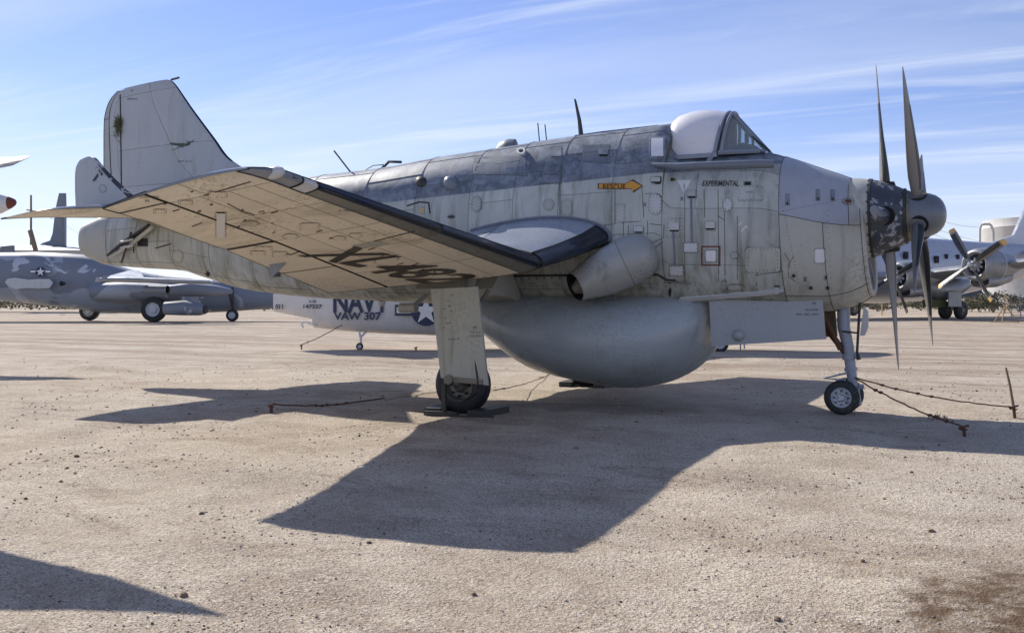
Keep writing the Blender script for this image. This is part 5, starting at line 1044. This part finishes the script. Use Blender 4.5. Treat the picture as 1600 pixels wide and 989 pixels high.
# things standing round it
def tank(px, d, r):
    p = atD(px, HZ, d); K = MB(); zt_ = CAMH+(HZ-344)/F*d
    K.lathe((p.x, p.y, 0), (0, 0, 1), [(0, r), (zt_-.9, r), (zt_-.86, r*1.004), (zt_-.8, r), (zt_, r), (zt_, r*.99), (zt_+.25, 0)], 64, 0); T = root('storage_tank', (p.x, p.y, 0), 'tall round white steel storage tank behind the silver aircraft', 'tank'); K.build('tank_shell', 'tank', T)
    K = MB(); q = lambda a, b: atD(a, b, d-r-.4); K.tube([q(1531, 440), q(1531, 358), q(1533, 352), q(1538, 350.5), q(1546, 350.5), q(1549, 353), q(1552, 362), q(1553, 440)], .13, 10); K.build('overflow_pipe', 'tank', T)
tank(1640, 110, 6.8)
def legs(px, py0, py1, d):
    b = atD(px, py1, d); b.z = 0; top = atD(px, py0, d); K = MB(); K.tube([b+Vector((0, 0, .5)), top], .035, 8)
    for a in (.3, 2.4, 4.5): K.tube([b+Vector((math.cos(a)*.75, math.sin(a)*.75, 0)), b+Vector((0, 0, (top.z)*.62))], .03, 6)
    K.tube([b+Vector((-.75, 0, .02)), b+Vector((.75, 0, .02))], .025, 6)
    K.build('tripod_jack', 'yel', None, label='ochre tripod jack standing under the right outer engine', category='jack')
legs(1570, 461, 496, 57)
p = atD(1378, 493, 80); p.z = 0; K = MB(); K.tube([p, p+Vector((0, 0, .95))], .05, 8); K.build('marker_post', 'tip', None, label='short yellow post seen between the nose strut and the long propeller blade', category='post')
K = MB()
for dx_ in (0, .55, 1.1): K.tube([atD(1580, 496, 64)+Vector((dx_, 0, 0)), atD(1580, 459, 64)+Vector((dx_, 0, 0))], .03, 6)
for dz_ in (.3, .8, 1.3): q = atD(1580, 495, 64); K.tube([Vector((q.x, q.y, dz_)), Vector((q.x+1.1, q.y, dz_))], .025, 6)
K.build('access_ladder', 'frame', None, label='grey metal ladder frame standing beyond the tripod jack at the right edge', category='ladder')
# utility poles and lines
def pole(px, d, py, label):
    t = atD(px, py, d); K = MB(); R_ = root('utility_pole', (t.x, t.y, 0), label, 'pole'); K.tube([(t.x, t.y, 0), (t.x, t.y, t.z)], [.17, .11], 8); K.build('mast', 'wood', R_)
    K = MB(); K.box((t.x, t.y, t.z-1.9), (.14, 2.0, .12), Matrix.Rotation(PSI, 3, 'Z')); K.build('cross_arm', 'wood', R_); return t
tpole = pole(48.5, 120, 305, 'tall dark utility pole rising beyond the camouflaged jet at the left'); 
def line(a, b, label, r=.02):
    K = MB(); K.tube([a.lerp(b, k/24)-Vector((0, 0, 3.0*4*(k/24)*(1-k/24))) for k in range(25)], r, 4); K.build('power_line', 'dark', None, label=label, category='power line', group='power lines on the right')
for a_, b_, r_ in ((330, 322, .025), (349, 357, .02), (338, 334, .02)): pass
line(atD(1440, 334, 150), atD(1640, 322, 190), 'highest power line crossing the sky above the white tank'); line(atD(1430, 345, 150), atD(1700, 365, 190), 'middle power line running to the white tank'); line(atD(1430, 355, 150), atD(1700, 372, 185), 'lowest power line sloping down to the white tank')
K = MB(); K.tube([tpole-Vector((0, 0, 1.9)), atD(90, 345, 150), atD(135, 372, 200)], .02, 4); K.build('guy_line', 'dark', None, label='thin line sloping down to the right from the left utility pole', category='power line')
K = MB(); a = atD(47, 360, 92); K.tube([a, atD(56, 392, 92)], .22, 8); K.build('leaning_boom', 'wood', None, label='leaning weathered boom beside the left utility pole', category='boom')

# ---- white navy aircraft seen under the belly
NV, L = place('navy_aircraft', 620, 27, 'gull grey navy aircraft with big letters seen under the belly and wing', 'aircraft')
K = MB(); K.loft(body(L, [(428, 396, 487, .10), (440, 392, 489, .22), (490, 385, 499, .42), (492, 384, 512, .44), (540, 380, 517, .60), (600, 376, 521, .75), (680, 374, 524, .85), (760, 372, 525, .9), (900, 370, 525, .9), (1050, 372, 523, .9), (1150, 385, 518, .8), (1210, 410, 505, .5), (1235, 430, 490, .2)], .5, 32, e=3.2), 0, cap0=True, cap1=True); K.build('fuselage', 'gull', NV)
def ntext(s_, cx, cy, w_, h_, yy_, mt='navy', nm='lettering'):
    c = L(cx, cy, yy_); a = L(cx+w_/2, cy, yy_)-c; b = L(cx, cy-h_/2, yy_)-c; K_ = text_on(None, s_, 0, 0, 0, 0, nm, mt, NV, h=.004, origin=(c, Vector((0, -1, 0)), a, b))
def surf_y(col): # flank distance of the hull at a column
    t = [(428, .10), (440, .22), (490, .42), (540, .60), (600, .75), (680, .85), (760, .9)]; 
    for (a, x), (b, y_) in zip(t[:-1], t[1:]):
        if a <= col <= b: return -(x+(y_-x)*(col-a)/(b-a))-.02
    return -.92
import builtins
def nflank(s_, cx, cy, w_, h_, nm='lettering', mt='navy'):
    c = L(cx, cy, surf_y(cx)); a0 = L(cx-w_/2, cy, surf_y(cx-w_/2)); a1 = L(cx+w_/2, cy, surf_y(cx+w_/2)); b = L(cx, cy-h_/2, surf_y(cx))-c; ex = (a1-a0)/2; n = ex.cross(b).normalized(); n = n if n.y < 0 else -n
    text_on(None, s_, 0, 0, 0, 0, nm, mt, NV, h=.012, bold=.03, origin=((a0+a1)/2+n*.01, n, ex, b))
nflank('011', 437, 479.5, 12, 8); nflank('147227', 489, 479, 29, 6); nflank('E-1B', 489, 471, 10, 3.6); nflank('NAVY', 565, 472, 88, 33); nflank('VAW 307', 559, 494, 74, 12.5)
star(NV, L(666, 486, surf_y(666)-.01), .40, (-.1, -1, 0))
c = L(562, 541, -.4); c.z = .10; gwheel(NV, c, .10, .09); K = MB(); K.tube([c+Vector((.03, .05, .02)), c+Vector((.02, .06, .25)), c+Vector((.35, .2, .60))], .035, 8); K.tube([c+Vector((.0, .06, .25)), c+Vector((-.02, .08, .5))], .03, 6); K.build('tail_wheel_leg', 'white', NV)
K = MB(); K.prism([L(553, 512, -.35), L(585, 511, -.35), L(584, 517, -.35), L(556, 518, -.35)], (0, 1, 0), .05); K.build('tail_wheel_door', 'stone', NV)
K = MB(); K.tube([L(474, 512, -.3), L(471, 506, -.3), L(478, 503, -.3), L(495, 510, -.3)], .03, 6); K.build('arrestor_hook', 'white', NV)
c = L(1124, 533, -1.4); c.z = .22; gwheel(NV, c, .24, .18); K = MB(); K.tube([c, c+Vector((0, .3, 1.0))], .05, 8); K.tube([L(1157, 520, -1), L(1157, 547, -1)], .02, 6); K.tube([L(1163, 520, -1), L(1163, 545, -1)], .02, 6); K.build('main_gear_leg', 'strut', NV)
K = MB(); K.prism([L(780, 430, -1), L(1000, 430, -1), L(960, 432, -3.2), L(820, 432, -3.2)], (0, 0, -1), .25); K.build('wing_stub', 'gull', NV)
c = L(830, 545, -2.6)
K = MB(); K.loft([[L(a, b, y) for a, b, y in ((448, 392, 0), (470, 330, 0), (500, 330, 0), (540, 390, 0))], [L(a, b, y) for a, b, y in ((448, 392, .15), (470, 330, .15), (500, 330, .15), (540, 390, .15))]], 0, cap0=True, cap1=True, smooth=False); K.build('tail_fin', 'gull', NV)
s1 = stake(471, 546, .12, 0, 'rusty stake at the left end of the navy aircraft tether'); K = MB()
wire(s1, atD(548, 499, 26.5), .05, 'tether wire from the navy aircraft tail down to its stake', .012, 3)
stake(650, 548, .10, 0, 'small rusty stake on the dirt under the navy insignia')

# ---- left edge: a parked aircraft close by (its folded wing reaches in) and another with a red tipped nose
W2 = root('neighbour_aircraft', (-11.5, -6.2, 0), 'cream aircraft wing tip entering at the left edge of the sky', 'aircraft')
K = MB(); 
def wsx(le, te, th, n=20): 
    r = []
    for k in range(n):
        u = k/n; x = (1+math.cos(2*PI*u))/2; c = (te-le).length; h = yt(x, th)*c; r.append(le.lerp(te, x)+Vector((0, 0, h if u > .5 else -h)))
    return r
K.loft([wsx(Vector((-6.16, -7.81, 2.41)), Vector((-6.26, -7.88, 2.34)), .06), wsx(Vector((-6.5, -7.73, 2.42)), Vector((-6.66, -8.25, 2.20)), .12), wsx(Vector((-8.0, -7.52, 2.42)), Vector((-8.2, -9.2, 2.02)), .13), wsx(Vector((-12.8, -7.0, 2.1)), Vector((-13.0, -9.8, 2.0)), .12)], 0, cap0=True, cap1=True); K.build('wing', 'under', W2)
K = MB(); K.loft([ell(Vector((-13.6, y, 1.75)), rx, rz_, 20, 'y') for y, rx, rz_ in ((-14.5, .08, .1), (-13.8, .4, .45), (-12.5, .6, .75), (-10.5, .65, .8), (-8.5, .6, .75), (-6.8, .4, .5), (-6.0, .15, .2))], 0, cap0=True, cap1=True); K.build('fuselage', 'white', W2)
for y_ in (-12.5, -8.0): c = Vector((-13.4, y_, .3)); gwheel(W2, c, .3, .18, ax=(1, 0, 0)); K = MB(); K.tube([c, c+Vector((0, 0, 1.2))], .05, 8); K.build('gear_leg', 'strut', W2)
RJ, L = place('red_nosed_aircraft', 0, 21, 'pale aircraft whose pointed nose with dull red tip enters at the left edge', 'aircraft')
K = MB(); K.loft(body(L, [(-520, 296, 370), (-300, 280, 372), (-120, 285, 352), (-40, 292, 342), (0, 303, 334), (14, 307.5, 327)], .5, 26), 0, cap0=True); K.build('fuselage', 'gull', RJ)
K = MB(); K.loft(body(L, [(14, 307.5, 327), (18, 309, 325), (23, 311.5, 321.5), (25, 314, 318.5)], .5, 26), 0, cap1=True); K.build('nose_tip', 'red', RJ)
c = L(-200, 430, 0); c.z = .4; gwheel(RJ, c, .4, .25); K = MB(); K.tube([c, Vector((c.x, c.y, 3.0))], .09, 8); K.build('gear_leg', 'strut', RJ)
# ---- desert scrub and far hills
def shrub(px, d, h, wd, label, group='desert shrubs on the horizon'):
    b = atD(px, HZ, d); R_ = root('desert_shrub', (b.x, b.y, 0), label, 'shrub', group); K = MB(); S_ = MB()
    for k in range(5): a = random.uniform(0, 6.28); S_.tube([(b.x, b.y, 0), (b.x+math.cos(a)*wd*.3, b.y+math.sin(a)*wd*.3, h*.7)], [.05, .015], 5)
    S_.build('stem', 'wood', R_)
    cl = [(random.gauss(0, .28)*wd, random.gauss(0, .28)*wd, random.uniform(.25, .9)*h) for _ in range(14)]
    for k in range(900):
        cx, cy, cz = random.choice(cl); p = Vector((b.x+cx+random.gauss(0, .10)*wd, b.y+cy+random.gauss(0, .1)*wd, max(.05, cz+random.gauss(0, .09)*h))); u = Vector((random.gauss(0, 1), random.gauss(0, 1), random.gauss(0, 1))).normalized(); v_ = u.orthogonal(); s_ = .05+.03*h
        K.add([p-u*s_, p+v_*s_*.6, p+u*s_, p-v_*s_*.6], [(0, 1, 2, 3)], 0, False)
    K.build('foliage', 'leaf', R_)
for px, d, h, wd, lb in ((1552, 95, 2.1, 3.2, 'pale dry shrub beyond the right outer engine'), (1530, 100, 1.6, 3.6, 'dark low shrub to the left of the pale dry shrub'), (1592, 100, 1.7, 3, 'olive shrub at the right edge behind the ladder frame'), (1509, 110, 1.5, 4, 'olive shrub seen over the silver aircraft main wheels'), (1372, 105, 1.4, 5, 'wide olive shrub between the grey nose and the long propeller blade'), (1440, 112, 1.5, 5, 'low shrub under the silver aircraft belly'), (413, 110, 1.9, 4, 'olive shrub between the camouflaged jet and the navy aircraft'), (395, 125, 1.8, 5, 'dark shrub just left of the navy aircraft tail')): shrub(px, d, h, wd, lb)
K = MB()
for k in range(48000):
    d = random.uniform(120, 300); px = random.uniform(-500, 2100); p = atD(px, HZ, d); hh = 1.1+.8*math.sin(px*.05)+.5*math.sin(px*.13+d); p.z = max(.4, hh)*random.random()**1.6; u = Vector((random.gauss(0, 1), random.gauss(0, 1), random.gauss(0, .6))).normalized()*.2; v_ = u.orthogonal().normalized()*.14; K.add([p-u, p+v_, p+u, p-v_], [(0, 1, 2, 3)], 0, False)
K.build('distant_scrub', 'leaf', None, label='low belt of desert scrub along the far edge of the dirt', category='scrub', kind='stuff')
K = MB(); top = []; bot = []
for k in range(121):
    px = -700+25*k; d = 2600; h = 26+10*math.sin(k*.31)+7*math.sin(k*.83+1)+4*math.sin(k*1.9); p = atD(px, HZ, d); top.append(Vector((p.x, p.y, max(4, h)))); bot.append((Vector((p.x, p.y, -5)), atD(px, HZ, d+500)))
K.loft([[b[0], t_, Vector((b[1].x, b[1].y, t_.z*.8)), Vector((b[1].x, b[1].y, -5))] for b, t_ in zip(bot, top)], 0, closed=False); K.build('hills', 'hill', None, kind='structure')

# ---- larger single stones on the dirt
where = ['below the pointed tail shadow, left of the wing shadow corner', 'at the upper edge of the lower left shadow', 'in open sunlit dirt just above the damp soil patch', 'at the bottom of the view between wing shadow and damp patch', 'farthest left in the open sunlit dirt', 'at the left, just nearer than its farthest neighbour', 'just below the wing shadow near its left corner', 'on the right, the farthest one beyond the fuselage shadow', 'in the sunlit dirt left of the damp soil patch', 'inside the wing shadow in the middle', 'at the extreme left edge of the open dirt', 'near the bottom edge below the wing shadow']
for q, (px, py, r) in enumerate(((315, 805, .016), (287, 935, .018), (1455, 832, .018), (1215, 970, .014), (120, 715, .02), (95, 752, .014), (577, 847, .013), (1424, 742, .014), (1348, 888, .012), (900, 700, .02), (40, 778, .013), (740, 930, .012))):
    c = ground_pt(px, py); K = MB(); n_ = 8; rr = random.Random(q)
    rings = [[c+Vector((math.cos(2*PI*k/n_)*r*w_*rr.uniform(.8, 1.3), math.sin(2*PI*k/n_)*r*w_*rr.uniform(.8, 1.2), z_*r)) for k in range(n_)] for w_, z_ in ((1.0, -.2), (1.15, .3), (.75, .8), (.2, 1.0))]
    K.loft(rings, 0, cap0=True, cap1=True, smooth=False); K.build('stone', 'stoned', None, label='small dark brown stone '+where[q], category='stone', group='larger stones on the dirt')
